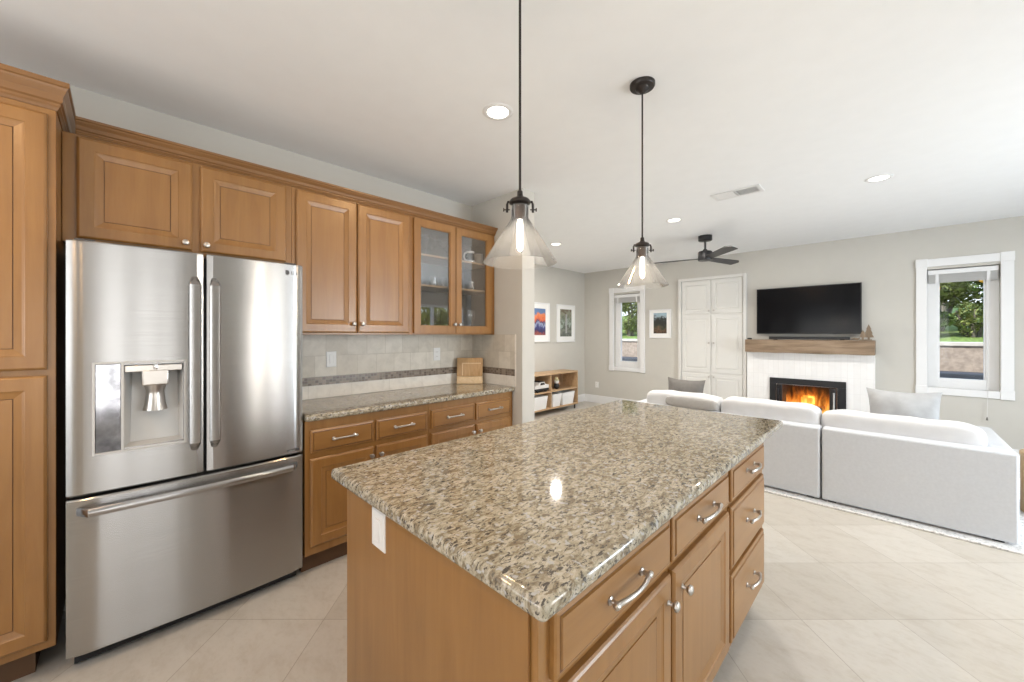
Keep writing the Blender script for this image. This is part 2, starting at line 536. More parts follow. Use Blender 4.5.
def cushion(bm, x0, x1, y0, y1, z0, z1, p=5.0, n=10, puff=0.0):
    """rounded box (superellipsoid)"""
    c = Vector(((x0 + x1) / 2, (y0 + y1) / 2, (z0 + z1) / 2))
    hx, hy, hz = (x1 - x0) / 2, (y1 - y0) / 2, (z1 - z0) / 2
    start = len(bm.verts)
    t = bmesh.new()
    bmesh.ops.create_cube(t, size=2.0)
    bmesh.ops.subdivide_edges(t, edges=t.edges[:], cuts=n, use_grid_fill=True)
    idx = {}
    for vv in t.verts:
        q = vv.co.copy()
        # spread points towards the edges so the corners stay smooth
        q = Vector([math.copysign(abs(k) ** 0.6, k) for k in q])
        L = (abs(q.x) ** p + abs(q.y) ** p + abs(q.z) ** p) ** (1 / p)
        q /= L
        idx[vv.index] = bm.verts.new(c + Vector((q.x * hx, q.y * hy, q.z * hz)))
    for f in t.faces:
        bm.faces.new([idx[k.index] for k in f.verts])
    t.free()
    return bm

def throw_pillow(bm, w, h, t, n=14):
    """pillow standing in the local xz plane, base at z=0, thickness along y"""
    def P(i, j, s):
        a, b = 2 * i / n - 1, 2 * j / n - 1
        pinch = 1 - 0.10 * (1 - a * a) * abs(b) ** 2
        pinch2 = 1 - 0.10 * (1 - b * b) * abs(a) ** 2
        x, z = a * w / 2 * pinch2, b * h / 2 * pinch
        th = t / 2 * (max(0, 1 - a * a) ** 0.55) * (max(0, 1 - b * b) ** 0.55)
        th += 0.004 * math.sin(7 * a + 3 * b) * (1 - a * a) * (1 - b * b)
        return (x, s * th, z + h / 2)
    gr = {}
    for s in (1, -1):
        for i in range(n + 1):
            for j in range(n + 1):
                edge = i in (0, n) or j in (0, n)
                if edge and s == -1:
                    gr[(i, j, s)] = gr[(i, j, 1)]
                else:
                    gr[(i, j, s)] = bm.verts.new(P(i, j, s))
    for s in (1, -1):
        for i in range(n):
            for j in range(n):
                q = [gr[(i, j, s)], gr[(i + 1, j, s)], gr[(i + 1, j + 1, s)], gr[(i, j + 1, s)]]
                bm.faces.new(q if s == -1 else q[::-1])
    return bm

def sweep(bm, prof, path):
    """prof = [(outward, z)] closed polygon; path = [(x, y)] ; outward is to the right of travel"""
    path = [Vector((p[0], p[1])) for p in path]
    rings = []
    for i, p in enumerate(path):
        ns = []
        if i > 0:
            d = (path[i] - path[i - 1]).normalized(); ns.append(Vector((d.y, -d.x)))
        if i < len(path) - 1:
            d = (path[i + 1] - path[i]).normalized(); ns.append(Vector((d.y, -d.x)))
        if len(ns) == 2:
            m = (ns[0] + ns[1]); m = m / (m.length_squared / 2) if m.length > 0 else ns[0]
        else:
            m = ns[0]
        rings.append([bm.verts.new((p.x + m.x * o, p.y + m.y * o, z)) for o, z in prof])
    skin(bm, rings)
    return bm

# ------------------------------------------------------------------ object helpers
def root_of(o):
    while o.parent:
        o = o.parent
    return o

def finish(name, bm, m, smooth):
    bmesh.ops.recalc_face_normals(bm, faces=bm.faces[:])
    me = bpy.data.meshes.new(name)
    bm.to_mesh(me)
    bm.free()
    me.materials.append(M[m] if isinstance(m, str) else m)
    if m in ('wood', 'wood_h'):
        me.materials.append(M['glaze'])
    if smooth:
        for p in me.polygons:
            p.use_smooth = True
        me.set_sharp_from_angle(angle=math.radians(38))
        for p in me.polygons:          # large flat sides stay flat next to their rounded edges
            n = p.normal
            if p.area > 0.0006 and max(abs(n.x), abs(n.y), abs(n.z)) > 0.9999:
                p.use_smooth = False
    return me

def part(name, bm, m, parent, smooth=True, label=None, local=False):
    """bm in world coordinates (or already local); becomes a child mesh"""
    if not local:
        bmesh.ops.translate(bm, vec=-root_of(parent).location, verts=bm.verts[:])
    o = bpy.data.objects.new(name, finish(name, bm, m, smooth))
    COL.objects.link(o)
    o.parent = parent
    if label:
        o['label'] = label
    return o

def thing(name, label, cat, loc=(0, 0, 0), group=None):
    o = bpy.data.objects.new(name, None)
    o.empty_display_size = 0.1
    COL.objects.link(o)
    o.location = loc
    o['label'] = label
    o['category'] = cat
    if group:
        o['group'] = group
    return o

def single(name, bm, m, label, cat, group=None, smooth=True, kind=None):
    """a thing that is one mesh, origin at its base"""
    xs = [v.co for v in bm.verts]
    c = Vector(((min(v.x for v in xs) + max(v.x for v in xs)) / 2,
                (min(v.y for v in xs) + max(v.y for v in xs)) / 2, min(v.z for v in xs)))
    bmesh.ops.translate(bm, vec=-c, verts=bm.verts[:])
    o = bpy.data.objects.new(name, finish(name, bm, m, smooth))
    o.location = c
    COL.objects.link(o)
    o['label'] = label
    o['category'] = cat
    if group:
        o['group'] = group
    if kind:
        o['kind'] = kind
    return o

def struct(name, bm, m, parent=None, smooth=False):
    o = bpy.data.objects.new(name, finish(name, bm, m, smooth))
    COL.objects.link(o)
    if parent:
        o.parent = parent
    else:
        o['kind'] = 'structure'
    return o

def dup(src, loc, label=None, group=None, rot=None):
    def rec(o, par):
        c = o.copy()
        COL.objects.link(c)
        if par is not None:
            mpi = o.matrix_parent_inverse.copy()
            c.parent = par
            c.matrix_parent_inverse = mpi
        for ch in KIDS.get(o.name, []):
            rec(ch, c)
        return c
    KIDS = {}
    for o in bpy.data.objects:
        if o.parent:
            KIDS.setdefault(o.parent.name, []).append(o)
    r = rec(src, None)
    r.location = loc
    if rot is not None:
        r.rotation_euler = rot
    if label:
        r['label'] = label
    if group:
        r['group'] = group
    return r

def cells_wall(bm, axis, a0, a1, t0, t1, z0, z1, openings):
    """wall slab along `axis` (x or y) from a0..a1, thickness t0..t1, with rectangular openings (a0,a1,z0,z1)"""
    aa = sorted({a0, a1, *[o[0] for o in openings], *[o[1] for o in openings]})
    zz = sorted({z0, z1, *[o[2] for o in openings], *[o[3] for o in openings]})
    for p, q in zip(aa, aa[1:]):
        for r, s in zip(zz, zz[1:]):
            ma, mz = (p + q) / 2, (r + s) / 2
            if any(o[0] < ma < o[1] and o[2] < mz < o[3] for o in openings):
                continue
            if axis == 'x':
                box(bm, p, q, t0, t1, r, s)
            else:
                box(bm, t0, t1, p, q, r, s)
    bmesh.ops.remove_doubles(bm, verts=bm.verts[:], dist=1e-5)
    return bm

# ------------------------------------------------------------------ the room
CZ = 2.61
BY = 6.66      # back wall
KX = -2.92     # kitchen wall
LX = -4.51     # living-room left wall
RX = 3.20      # right wall
FY = -2.80     # wall behind the camera
RW0, RW1 = 2.394, 2.551
RWX = -2.25

struct('floor', box(B(), LX - 0.2, RX + 0.2, FY - 0.2, BY + 0.2, -0.12, 0.0), 'tile')
struct('ceiling', box(B(), LX - 0.2, RX + 0.2, FY - 0.2, BY + 0.2, CZ, CZ + 0.15), 'ceiling')
struct('wall_kitchen', box(B(), KX - 0.15, KX, FY, RW0, 0, CZ), 'wall')
struct('wall_return', box(B(), LX, RWX, RW0, RW1, 0, CZ), 'wall')
struct('wall_left', box(B(), LX - 0.15, LX, RW1 - 0.1, BY, 0, CZ), 'wall')
WL = (-3.84, -3.30, 0.745, 2.125)
WR = (0.268, 0.806, 0.745, 2.125)
FB = (-1.20, -0.54, 0.10, 0.66)
struct('wall_back', cells_wall(B(), 'x', LX - 0.15, RX + 0.15, BY, BY + 0.15, 0, CZ, [WL, WR, FB]), 'wall')
FILL_WIN_Z = (0.25, 2.25)
SLID = (4.6, 6.6, 0.02, 2.12)
struct('wall_right', cells_wall(B(), 'y', FY, BY, RX, RX + 0.15, 0, CZ, [(a, b) + FILL_WIN_Z for a, b in FILL_WINS] + [SLID]), 'wall')
REAR_FILL_WIN = (-2.3, 1.1, 0.5, 2.3)
struct('wall_front', cells_wall(B(), 'x', KX - 0.15, RX + 0.15, FY - 0.15, FY, 0, CZ, [REAR_FILL_WIN]), 'wall')

def baseboard(name, x0, x1, y0, y1, h=0.15):
    bm = box(B(), x0, x1, y0, y1, 0, h, 0.004)
    struct(name, bm, 'trim')
baseboard('baseboard_back', LX, -2.61, BY - 0.016, BY)
baseboard('baseboard_back_right', -0.165, RX, BY - 0.016, BY)
baseboard('baseboard_left', LX, LX + 0.016, RW1, BY - 0.016)
baseboard('baseboard_return', RWX, RWX + 0.014, RW0, RW1)

def sash_window(idx, cx, glass_z0=0.857, glass_z1=1.975):
    """white casing with corner blocks around a recessed single sash"""
    hw = 0.36
    z0, z1 = 0.665, 2.25
    bm = B()
    yf = BY - 0.022
    wi = 0.27
    for s in (-1, 1):
        xa, xb = sorted((cx + s * wi, cx + s * hw))
        box(bm, xa, xb, yf, BY, z0 + 0.09, z1 - 0.09, 0.004)
        for za in (z0, z1 - 0.10):
            box(bm, xa - 0.004, xb + 0.004, yf - 0.008, BY, za, za + 0.10, 0.004)
    box(bm, cx - wi, cx + wi, yf, BY, z1 - 0.095, z1 - 0.006, 0.004)
    box(bm, cx - wi, cx + wi, yf, BY, z0 + 0.006, z0 + 0.085, 0.004)
    w = struct('window_%d' % idx, bm, 'trim')
    bm = B()
    for x0, x1, za, zb in ((cx - wi, cx - 0.18, 0.745, 2.125), (cx + 0.18, cx + wi, 0.745, 2.125),
                           (cx - 0.18, cx + 0.18, 0.745, glass_z0), (cx - 0.18, cx + 0.18, glass_z1 + 0.03, 2.125)):
        box(bm, x0, x1, BY + 0.07, BY + 0.14, za, zb, 0.003)
    for x0, x1 in ((cx - 0.185, cx - 0.165), (cx + 0.165, cx + 0.185)):
        box(bm, x0, x1, BY + 0.085, BY + 0.125, glass_z0 - 0.005, glass_z1 + 0.03)
    struct('window_frame', bm, 'trim', w)
    struct('window_pane', box(B(), cx - 0.18, cx + 0.18, BY + 0.10, BY + 0.105, glass_z0 - 0.01, glass_z1 + 0.05), 'glass', w)
    return w
sash_window(1, -3.57)
sash_window(2, 0.537)

def blind(cx, label, cord=False):
    t = thing('window_blind', label, 'blind', (cx, BY + 0.03, 1.96))
    part('head_rail', box(B(), cx - 0.262, cx + 0.262, BY + 0.005, BY + 0.055, 2.060, 2.112, 0.003), 'trim', t)
    for k in range(15):
        z = 1.965 + k * 0.0062
        part('slat', box(B(), cx - 0.255, cx + 0.255, BY + 0.008, BY + 0.052, z, z + 0.0035), 'slat', t)
    for s in (-1, 1):
        part('ladder_tape', box(B(), cx + s * 0.19 - 0.012, cx + s * 0.19 + 0.012, BY + 0.005, BY + 0.007, 1.96, 2.06), 'trim', t)
    if cord:
        c = part('pull_cord', tube(B(), [(cx + 0.20, BY + 0.004, 2.03), (cx + 0.185, BY - 0.024, 1.2), (cx + 0.18, BY - 0.03, 0.7), (cx + 0.175, BY - 0.032, 0.46)], 0.0022, 6), 'slat', t)
        part('tassel', lathe(B(), [(0.003, 0.035), (0.006, 0.02), (0.008, 0.0)], (cx + 0.175, BY - 0.032, 0.43), 10, cap=True), 'pillow_taupe', c)
    return t
blind(-3.57, 'white raised blind at the top of the left window beside the framed photo')
blind(0.537, 'white raised blind with hanging pull cord in the window right of the fireplace', True)

# unseen windows added for their light, and the garden slider mirrored in cabinet glass
def big_frame(idx, name, axis, a0, a1, z0, z1, t, n, outward):
    bm = B()
    f = 0.06
    def bx(p, q, r, s):
        if axis == 'y':
            box(bm, t, t + outward * 0.08, p, q, r, s) if outward > 0 else box(bm, t + outward * 0.08, t, p, q, r, s)
        else:
            box(bm, p, q, t, t + outward * 0.08, r, s) if outward > 0 else box(bm, p, q, t + outward * 0.08, t, r, s)
    bx(a0, a1, z0, z0 + f); bx(a0, a1, z1 - f, z1)
    for k in range(n + 1):
        c = a0 + (a1 - a0) * k / n
        lo, hi = max(a0, c - f / 2), min(a1, c + f / 2)
        bx(lo, hi, z0 + f, z1 - f)
    w = struct(name % idx, bm, 'trim')
    bm2 = B()
    if axis == 'y':
        box(bm2, t + outward * 0.04, t + outward * 0.045, a0 + f, a1 - f, z0 + f, z1 - f)
    else:
        box(bm2, a0 + f, a1 - f, t + outward * 0.04, t + outward * 0.045, z0 + f, z1 - f)
    struct('glass_pane', bm2, 'glass', w)
for k, (a, b) in enumerate(FILL_WINS):
    big_frame(3 + k, 'window_%d', 'y', a, b, *FILL_WIN_Z, RX + 0.02, 1, 1)
big_frame(9, 'window_%d', 'x', *REAR_FILL_WIN, FY - 0.02, 3, -1)  # unseen rear window, added to go with the ceiling fill lamp
big_frame(1, 'door_%d', 'y', *SLID, RX + 0.02, 2, 1)

# ------------------------------------------------------------------ backsplash
YV, ZV, XV = (0, 1, 0), (0, 0, 1), (1, 0, 0)
def splash(name, axis, a0, a1, t0, t1):
    k = 'y' if axis == 'y' else 'x'
    for z0, z1, m, d in ((0.914, 1.006, 'splash_low_', 0.0), (1.006, 1.065, 'mosaic_', 0.001), (1.065, 1.366, 'splash_', 0.0)):
        bm = B()
        if axis == 'y':
            box(bm, t0, t1 + d, a0, a1, z0, z1)
        else:
            box(bm, a0, a1, t0 - d, t1, z0, z1)
        yield bm, m + k
n_t = 1
for args in (('kitchen', 'y', 0.72, RW0, KX, KX + 0.010), ('return', 'x', KX + 0.01, -2.335, RW0 - 0.004, RW0)):
    for bm, mm in splash(*args):
        struct('trim_%d' % n_t, bm, mm); n_t += 1
struct('trim_%d' % n_t, box(B(), -2.335, -2.322, RW0 - 0.005, RW0, 0.914, 1.366, 0.004), 'splash_low_x')

# ------------------------------------------------------------------ cabinet pieces
DOOR = [(0.0, 0.0), (0.0, 0.013), (0.004, 0.017), (0.009, 0.020), (0.054, 0.020), (0.057, 0.0175), (0.060, 0.0165),
        (0.063, 0.0155), (0.083, 0.0115), (0.0835, 0.0095, 1), (0.0855, 0.0095, 1), (0.0860, 0.0125), (0.092, 0.0125)]
SLAB = [(0.0, 0.0), (0.0, 0.012), (0.004, 0.015), (0.012, 0.0165), (0.0135, 0.0150, 1), (0.0155, 0.0150, 1), (0.018, 0.020), (0.022, 0.020)]
def knob(x, y, z, parent, out=(1, 0, 0)):
    ax = 'x' if abs(out[0]) > 0.5 else 'y'
    s = out[0] if ax == 'x' else out[1]
    pr = [(0.008, 0.0), (0.006, 0.004), (0.005, 0.014), (0.012, 0.019), (0.0145, 0.024), (0.013, 0.029), (0.007, 0.032)]
    return part('knob', lathe(B(), [(r, d * s) for r, d in pr], (x, y, z), 16, ax, cap=True), 'nickel', parent, label='satin nickel knob')
def pull(x, y, z, parent, half=0.058):
    bm = B()
    pts = [(x + 0.002, y - half, z)]
    for k in range(13):
        t = k / 12 * 2 - 1
        pts.append((x + 0.020 + 0.014 * (1 - t * t), y + t * half, z + 0.004 * (1 - t * t)))
    pts.append((x + 0.002, y + half, z))
    rs = [0.0055] + [0.0048 + 0.0018 * abs(k / 12 * 2 - 1) for k in range(13)] + [0.0055]
    tube(bm, pts, rs, 10)
    for s in (-1, 1):
        lathe(bm, [(0.010, 0.0), (0.010, 0.003), (0.006, 0.006)], (x, y + s * half, z), 12, 'x', cap=True)
        lathe(bm, [(0.003, -0.012), (0.0075, -0.008), (0.0085, 0.0), (0.0065, 0.008), (0.002, 0.011)], (x + 0.021, y + s * (half + 0.003), z), 12, 'y', cap=True)
    return part('pull', bm, 'nickel', parent, label='satin nickel bar pull')

def door_x(xf, y0, y1, z0, z1, parent, mname='wood', prof=DOOR):
    return part('door', panel(B(), (xf, y0, z0), YV, ZV, XV, y1 - y0, z1 - z0, prof), mname, parent, smooth=False)
def drawer_x(xf, y0, y1, z0, z1, parent, mname='wood_h', prof=SLAB):
    return part('drawer', panel(B(), (xf, y0, z0), YV, ZV, XV, y1 - y0, z1 - z0, prof), mname, parent, smooth=False)

# crown profile (outward, z)
def crown_prof(z0, z1, out):
    h = z1 - z0
    return [(-0.02, z0), (0.004, z0), (0.008, z0 + 0.10 * h), (0.012, z0 + 0.16 * h), (0.012, z0 + 0.24 * h), (0.018, z0 + 0.30 * h),
            (out * 0.55, z0 + 0.52 * h), (out * 0.80, z0 + 0.72 * h), (out * 0.86, z0 + 0.80 * h), (out, z0 + 0.84 * h), (out, z1), (-0.02, z1)]

# --- tall pantry
PX, PY0, PY1 = -2.405, -0.86, -0.187
t = thing('pantry_cabinet', 'tall honey maple pantry cabinet at the left edge beside the refrigerator', 'cabinet', (-2.66, -0.52, 0))
bm = box(B(), KX + 0.002, PX, PY0, PY1, 0.115, 2.32, 0.002)
part('body', bm, 'wood', t, smooth=False)
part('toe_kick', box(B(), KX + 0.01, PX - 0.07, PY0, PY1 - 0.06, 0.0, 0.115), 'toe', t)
for z0, z1 in ((0.15, 1.205), (1.229, 2.245)):
    d = door_x(PX, -0.80, -0.209, z0, z1, t)
    knob(PX + 0.019, -0.765, 1.15 if z0 < 1 else 1.30, d)
bm = sweep(B(), crown_prof(2.270, 2.380, 0.038), [(PX, PY0), (PX, PY1), (KX + 0.03, PY1)])
part('crown_molding', bm, 'wood_crown', t, smooth=False)

# --- uppers
UX = -2.594
def upper_body(y0, y1, z0, z1, t, glass=False):
    if not glass:
        part('body', box(B(), KX + 0.002, UX, y0, y1, z0, z1, 0.0015), 'wood', t, smooth=False)
    else:
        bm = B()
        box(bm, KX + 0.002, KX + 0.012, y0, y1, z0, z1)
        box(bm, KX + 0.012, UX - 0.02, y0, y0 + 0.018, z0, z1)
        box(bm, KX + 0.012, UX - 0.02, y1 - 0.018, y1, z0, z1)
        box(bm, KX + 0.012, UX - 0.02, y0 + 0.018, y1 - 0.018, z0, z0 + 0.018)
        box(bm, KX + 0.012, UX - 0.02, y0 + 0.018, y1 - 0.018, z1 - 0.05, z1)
        part('body', bm, 'wood_in_shade', t, smooth=False)
        bm = B()
        box(bm, UX - 0.02, UX, y0, y0 + 0.04, z0, z1)
        box(bm, UX - 0.02, UX, y1 - 0.05, y1, z0, z1)
        box(bm, UX - 0.02, UX, y0 + 0.04, y1 - 0.05, z0, z0 + 0.03)
        box(bm, UX - 0.02, UX, y0 + 0.04, y1 - 0.05, z1 - 0.06, z1)
        part('face_frame', bm, 'wood', t, smooth=False)
UT = 2.262
t = thing('wall_cabinet', 'honey maple wall cabinet with two wide doors above the refrigerator', 'cabinet', (-2.76, 0.27, 1.78))
upper_body(-0.185, 0.722, 1.78, UT, t)
for y0, y1, ky in ((-0.142, 0.256, 0.228), (0.288, 0.690, 0.312)):
    d = door_x(UX, y0, y1, 1.80, 2.25, t)
    knob(UX + 0.019, ky, 1.835, d)
t = thing('wall_cabinet', 'honey maple wall cabinet with two tall solid doors beside the glass-front one', 'cabinet', (-2.76, 1.12, 1.365))
upper_body(0.723, 1.535, 1.365, UT, t)
for y0, y1, ky in ((0.745, 1.115, 1.088), (1.124, 1.512, 1.147)):
    d = door_x(UX, y0, y1, 1.378, 2.252, t)
    knob(UX + 0.019, ky, 1.438, d)
t = thing('wall_cabinet', 'honey maple wall cabinet with two glass doors showing stemware', 'cabinet', (-2.76, 1.96, 1.365))
upper_body(1.536, 2.388, 1.365, UT, t, True)
for z in (1.745, 1.985):
    part('shelf', box(B(), KX + 0.013, UX - 0.03, 1.556, 2.362, z, z + 0.016, 0.002), 'oak', t)
for y0, y1, ky in ((1.552, 1.937, 1.921), (1.945, 2.335, 1.971)):
    bm = B()
    w, h = y1 - y0, 2.252 - 1.378
    fw = 0.052
    for a0, a1, b0, b1 in ((0, fw, 0, h), (w - fw, w, 0, h), (fw, w - fw, 0, fw), (fw, w - fw, h - fw, h)):
        box(bm, UX + 0.001, UX + 0.020, y0 + a0, y0 + a1, 1.378 + b0, 1.378 + b1)
    for a0, a1, b0, b1 in ((fw, fw + 0.008, fw, h - fw), (w - fw - 0.008, w - fw, fw, h - fw), (fw, w - fw, fw, fw + 0.008), (fw, w - fw, h - fw - 0.008, h - fw)):
        box(bm, UX + 0.001, UX + 0.014, y0 + a0, y0 + a1, 1.378 + b0, 1.378 + b1)
    d = part('door', bm, 'wood', t, smooth=False)
    part('glass_pane', box(B(), UX + 0.005, UX + 0.009, y0 + fw - 0.006, y1 - fw + 0.006, 1.378 + fw - 0.006, 1.378 + h - fw + 0.006), 'cab_glass', d)
    knob(UX + 0.019, ky, 1.448, d)
bm = sweep(B(), crown_prof(2.262, 2.326, 0.045), [(UX, PY1 + 0.042), (UX, RW0 - 0.003)])
single('crown_molding', bm, 'wood_crown', 'honey maple crown molding along the top of the wall cabinets', 'molding', smooth=False)

# --- base cabinets
BX = -2.362
def base_cab(label, y0, y1, drs, knob_ys):
    t = thing('base_cabinet', label, 'cabinet', ((KX + BX) / 2, (y0 + y1) / 2, 0))
    part('body', box(B(), KX + 0.012, BX, y0, y1, 0.11, 0.875, 0.0015), 'wood', t, smooth=False)
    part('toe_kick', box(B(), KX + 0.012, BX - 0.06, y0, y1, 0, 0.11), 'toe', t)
    for (a, b), ky in zip(drs, knob_ys):
        d = drawer_x(BX, a, b, 0.690, 0.822, t)
        pull(BX + 0.020, (a + b) / 2, 0.758, d, 0.062)
        d = door_x(BX, a, b, 0.160, 0.658, t)
        knob(BX + 0.019, ky, 0.607, d)
base_cab('honey maple base cabinet with two drawers beside the refrigerator', 0.725, 1.537, [(0.751, 1.124), (1.142, 1.519)], (1.101, 1.165))
base_cab('honey maple base cabinet with two drawers at the far end by the wall', 1.538, 2.389, [(1.556, 1.951), (1.970, 2.352)], (1.926, 1.996))

def counter(x0, x1, y0, y1, z0=0.8765, z1=0.914, r=0.013):
    return box(B(), x0, x1, y0, y1, z0, z1, r, 4)
single('countertop', counter(KX + 0.011, -2.328, 0.722, RW0 - 0.0055), 'granite', 'dark speckled granite countertop under the tiled backsplash', 'countertop')

# --- island
IX, IY0, IY1 = -0.472, 0.545, 2.255
IL = -1.32
def island_unit(label, y0, y1):
    t = thing('island_cabinet', label, 'cabinet', ((IX + IL) / 2, (y0 + y1) / 2, 0))
    part('body', box(B(), IL, IX, y0, y1, 0.11, 0.875, 0.0015), 'wood', t, smooth=False)
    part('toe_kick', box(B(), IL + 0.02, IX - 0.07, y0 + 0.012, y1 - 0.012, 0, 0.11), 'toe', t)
    return t
t = island_unit('near island cabinet with two drawers over two raised panel doors', IY0, 1.668)
for a, b, ky in ((0.578, 1.106, 1.085), (1.122, 1.65, 1.165)):
    d = drawer_x(IX, a, b, 0.708, 0.842, t)
    pull(IX + 0.020, (a + b) / 2, 0.775, d, 0.075)
    d = door_x(IX, a, b, 0.150, 0.684, t)
    knob(IX + 0.019, ky + (0.02 if a > 1 else 0.0) - 0.005, 0.615, d)
t = island_unit('far island cabinet with a stack of three drawers', 1.669, IY1)
for z0, z1 in ((0.708, 0.842), (0.440, 0.684), (0.150, 0.416)):
    d = drawer_x(IX, 1.688, 2.215, z0, z1, t)
    pull(IX + 0.020, 1.95, (z0 + z1) / 2 + 0.01, d, 0.06)
single('end_panel', box(B(), IL + 0.0, IX - 0.018, IY0 - 0.008, IY0 - 0.0005, 0.0, 0.875, 0.0015), 'wood', 'plain maple panel closing the near end of the island', 'panel', smooth=False)
single('island_countertop', counter(-1.362, -0.418, 0.497, 2.455), 'granite', 'large gold speckled granite top of the kitchen island', 'countertop')

def outlet_plate(name, label, o, u, n, w=0.072, h=0.114, kind='outlet'):
    o, u, n = Vector(o), Vector(u), Vector(n)
    v = Vector((0, 0, 1))
    t = thing(name, label, 'outlet' if kind != 'switch' else 'switch', o)
    part('cover_plate', panel(B(), o - u * (w / 2) - v * (h / 2), u, v, n, w, h, [(0, 0), (0, 0.003), (0.003, 0.006), (0.006, 0.006)]), 'plastic_w', t, smooth=False)
    if kind == 'outlet':
        for s in (-1, 1):
            c = o + v * (s * 0.02) - u * 0.016 - v * 0.013
            part('receptacle', panel(B(), c, u, v, n, 0.032, 0.026, [(0, 0.006), (0.001, 0.0085), (0.003, 0.0085)]), 'plastic_w', t, smooth=False)
            bm = B()
            for k in (-1, 1):
                panel(bm, o + v * (s * 0.02) + u * (k * 0.006 - 0.001) - v * 0.004, u, v, n, 0.002, 0.009, [(0, 0.006), (0, 0.0088)])
            part('slot', bm, 'toe', t, smooth=False)
    else:
        part('rocker', panel(B(), o - u * 0.016 - v * 0.033, u, v, n, 0.032, 0.066, [(0, 0.006), (0.001, 0.009), (0.004, 0.008)]), 'plastic_w', t, smooth=False)
    return t
outlet_plate('wall_switch', 'white switch plate on the backsplash beside the refrigerator', (KX + 0.010, 1.07, 1.187), YV, XV, kind='switch')
outlet_plate('wall_outlet', 'white outlet plate on the backsplash near the cutting board', (KX + 0.010, 1.98, 1.19), YV, XV)
outlet_plate('wall_outlet', 'white outlet plate on the near end of the island', (-1.085, IY0 - 0.008, 0.792), XV, (0, -1, 0), 0.078, 0.112, kind='switch')
outlet_plate('wall_outlet', 'white outlet low on the back wall left of the window', (-4.216, BY, 0.36), XV, (0, -1, 0))

# --- refrigerator
FX = -2.347
FY0, FY1 = -0.158, 0.711
FM = (FY0 + FY1) / 2
def bulge(y):
    t = (y - FM) / ((FY1 - FY0) / 2)
    return FX + 0.016 * (1 - t * t) - 0.005 * max(0.0, abs(t) - 0.96) ** 2 / 0.0016
def fridge_slab(y0, y1, z0, z1, depth=0.075, hole=None):
    ys = [y0 + (y1 - y0) * k / 18 for k in range(19)]
    zs = [z0, z1]
    if hole:
        ys = sorted(set([y for y in ys if min(abs(y - hole[0]), abs(y - hole[1])) > 0.006] + [hole[0], hole[1]]))
        zs = sorted([z0, z1, hole[2], hole[3]])
    e = 0.006
    zz = [zs[0], zs[0] + e] + zs[1:-1] + [zs[-1] - e, zs[-1]]
    bm = B()
    g = {}
    for j, z in enumerate(zz):
        for i, y in enumerate(ys):
            off = 0.006 if j in (0, len(zz) - 1) else 0.0
            if i in (0, len(ys) - 1):
                off += 0.004
            g[(i, j)] = bm.verts.new((bulge(y) - off, y, z))
    for j in range(len(zz) - 1):
        for i in range(len(ys) - 1):
            my, mz = (ys[i] + ys[i + 1]) / 2, (zz[j] + zz[j + 1]) / 2
            if hole and hole[0] < my < hole[1] and hole[2] < mz < hole[3]:
                continue
            bm.faces.new((g[(i, j)], g[(i + 1, j)], g[(i + 1, j + 1)], g[(i, j + 1)]))
    nI, nJ = len(ys) - 1, len(zz) - 1
    rim = [(i, 0) for i in range(nI)] + [(nI, j) for j in range(nJ)] + [(i, nJ) for i in range(nI, 0, -1)] + [(0, j) for j in range(nJ, 0, -1)]
    fr = [g[k] for k in rim]
    bk = [bm.verts.new((FX - depth, v.co.y, v.co.z)) for v in fr]
    for k in range(len(fr)):
        q = (k + 1) % len(fr)
        bm.faces.new((fr[k], bk[k], bk[q], fr[q]))
    bm.faces.new(bk)
    return bm
t = thing('refrigerator', 'stainless steel french door refrigerator with ice dispenser', 'refrigerator', (-2.62, FM, 0))
part('body', box(B(), KX + 0.03, FX - 0.078, FY0 + 0.012, FY1 - 0.012, 0.03, 1.745, 0.004), 'fridge_body', t, smooth=False)
part('base_grille', box(B(), FX - 0.10, FX - 0.05, FY0 + 0.02, FY1 - 0.02, 0.012, 0.06), 'rubber', t)
for y in (FY0 + 0.06, FY1 - 0.06):
    part('foot', lathe(B(), [(0.018, 0.0), (0.018, 0.012), (0.01, 0.014), (0.01, 0.035)], (FX - 0.12, y, 0), 12, cap=True), 'rubber', t)
for y in (FY0 + 0.05, FY1 - 0.05):
    part('hinge_cover', box(B(), FX - 0.16, FX - 0.04, y - 0.03, y + 0.03, 1.745, 1.765, 0.004), 'fridge_body', t)
HOLE = (0.003, 0.200, 0.884, 1.238)
dl = part('door', fridge_slab(FY0, 0.272, 0.712, 1.752, hole=HOLE), 'steel', t)
dr = part('door', fridge_slab(0.285, FY1, 0.712, 1.752), 'steel', t)
fz = part('freezer_drawer', fridge_slab(FY0, FY1, 0.062, 0.698), 'steel', t)
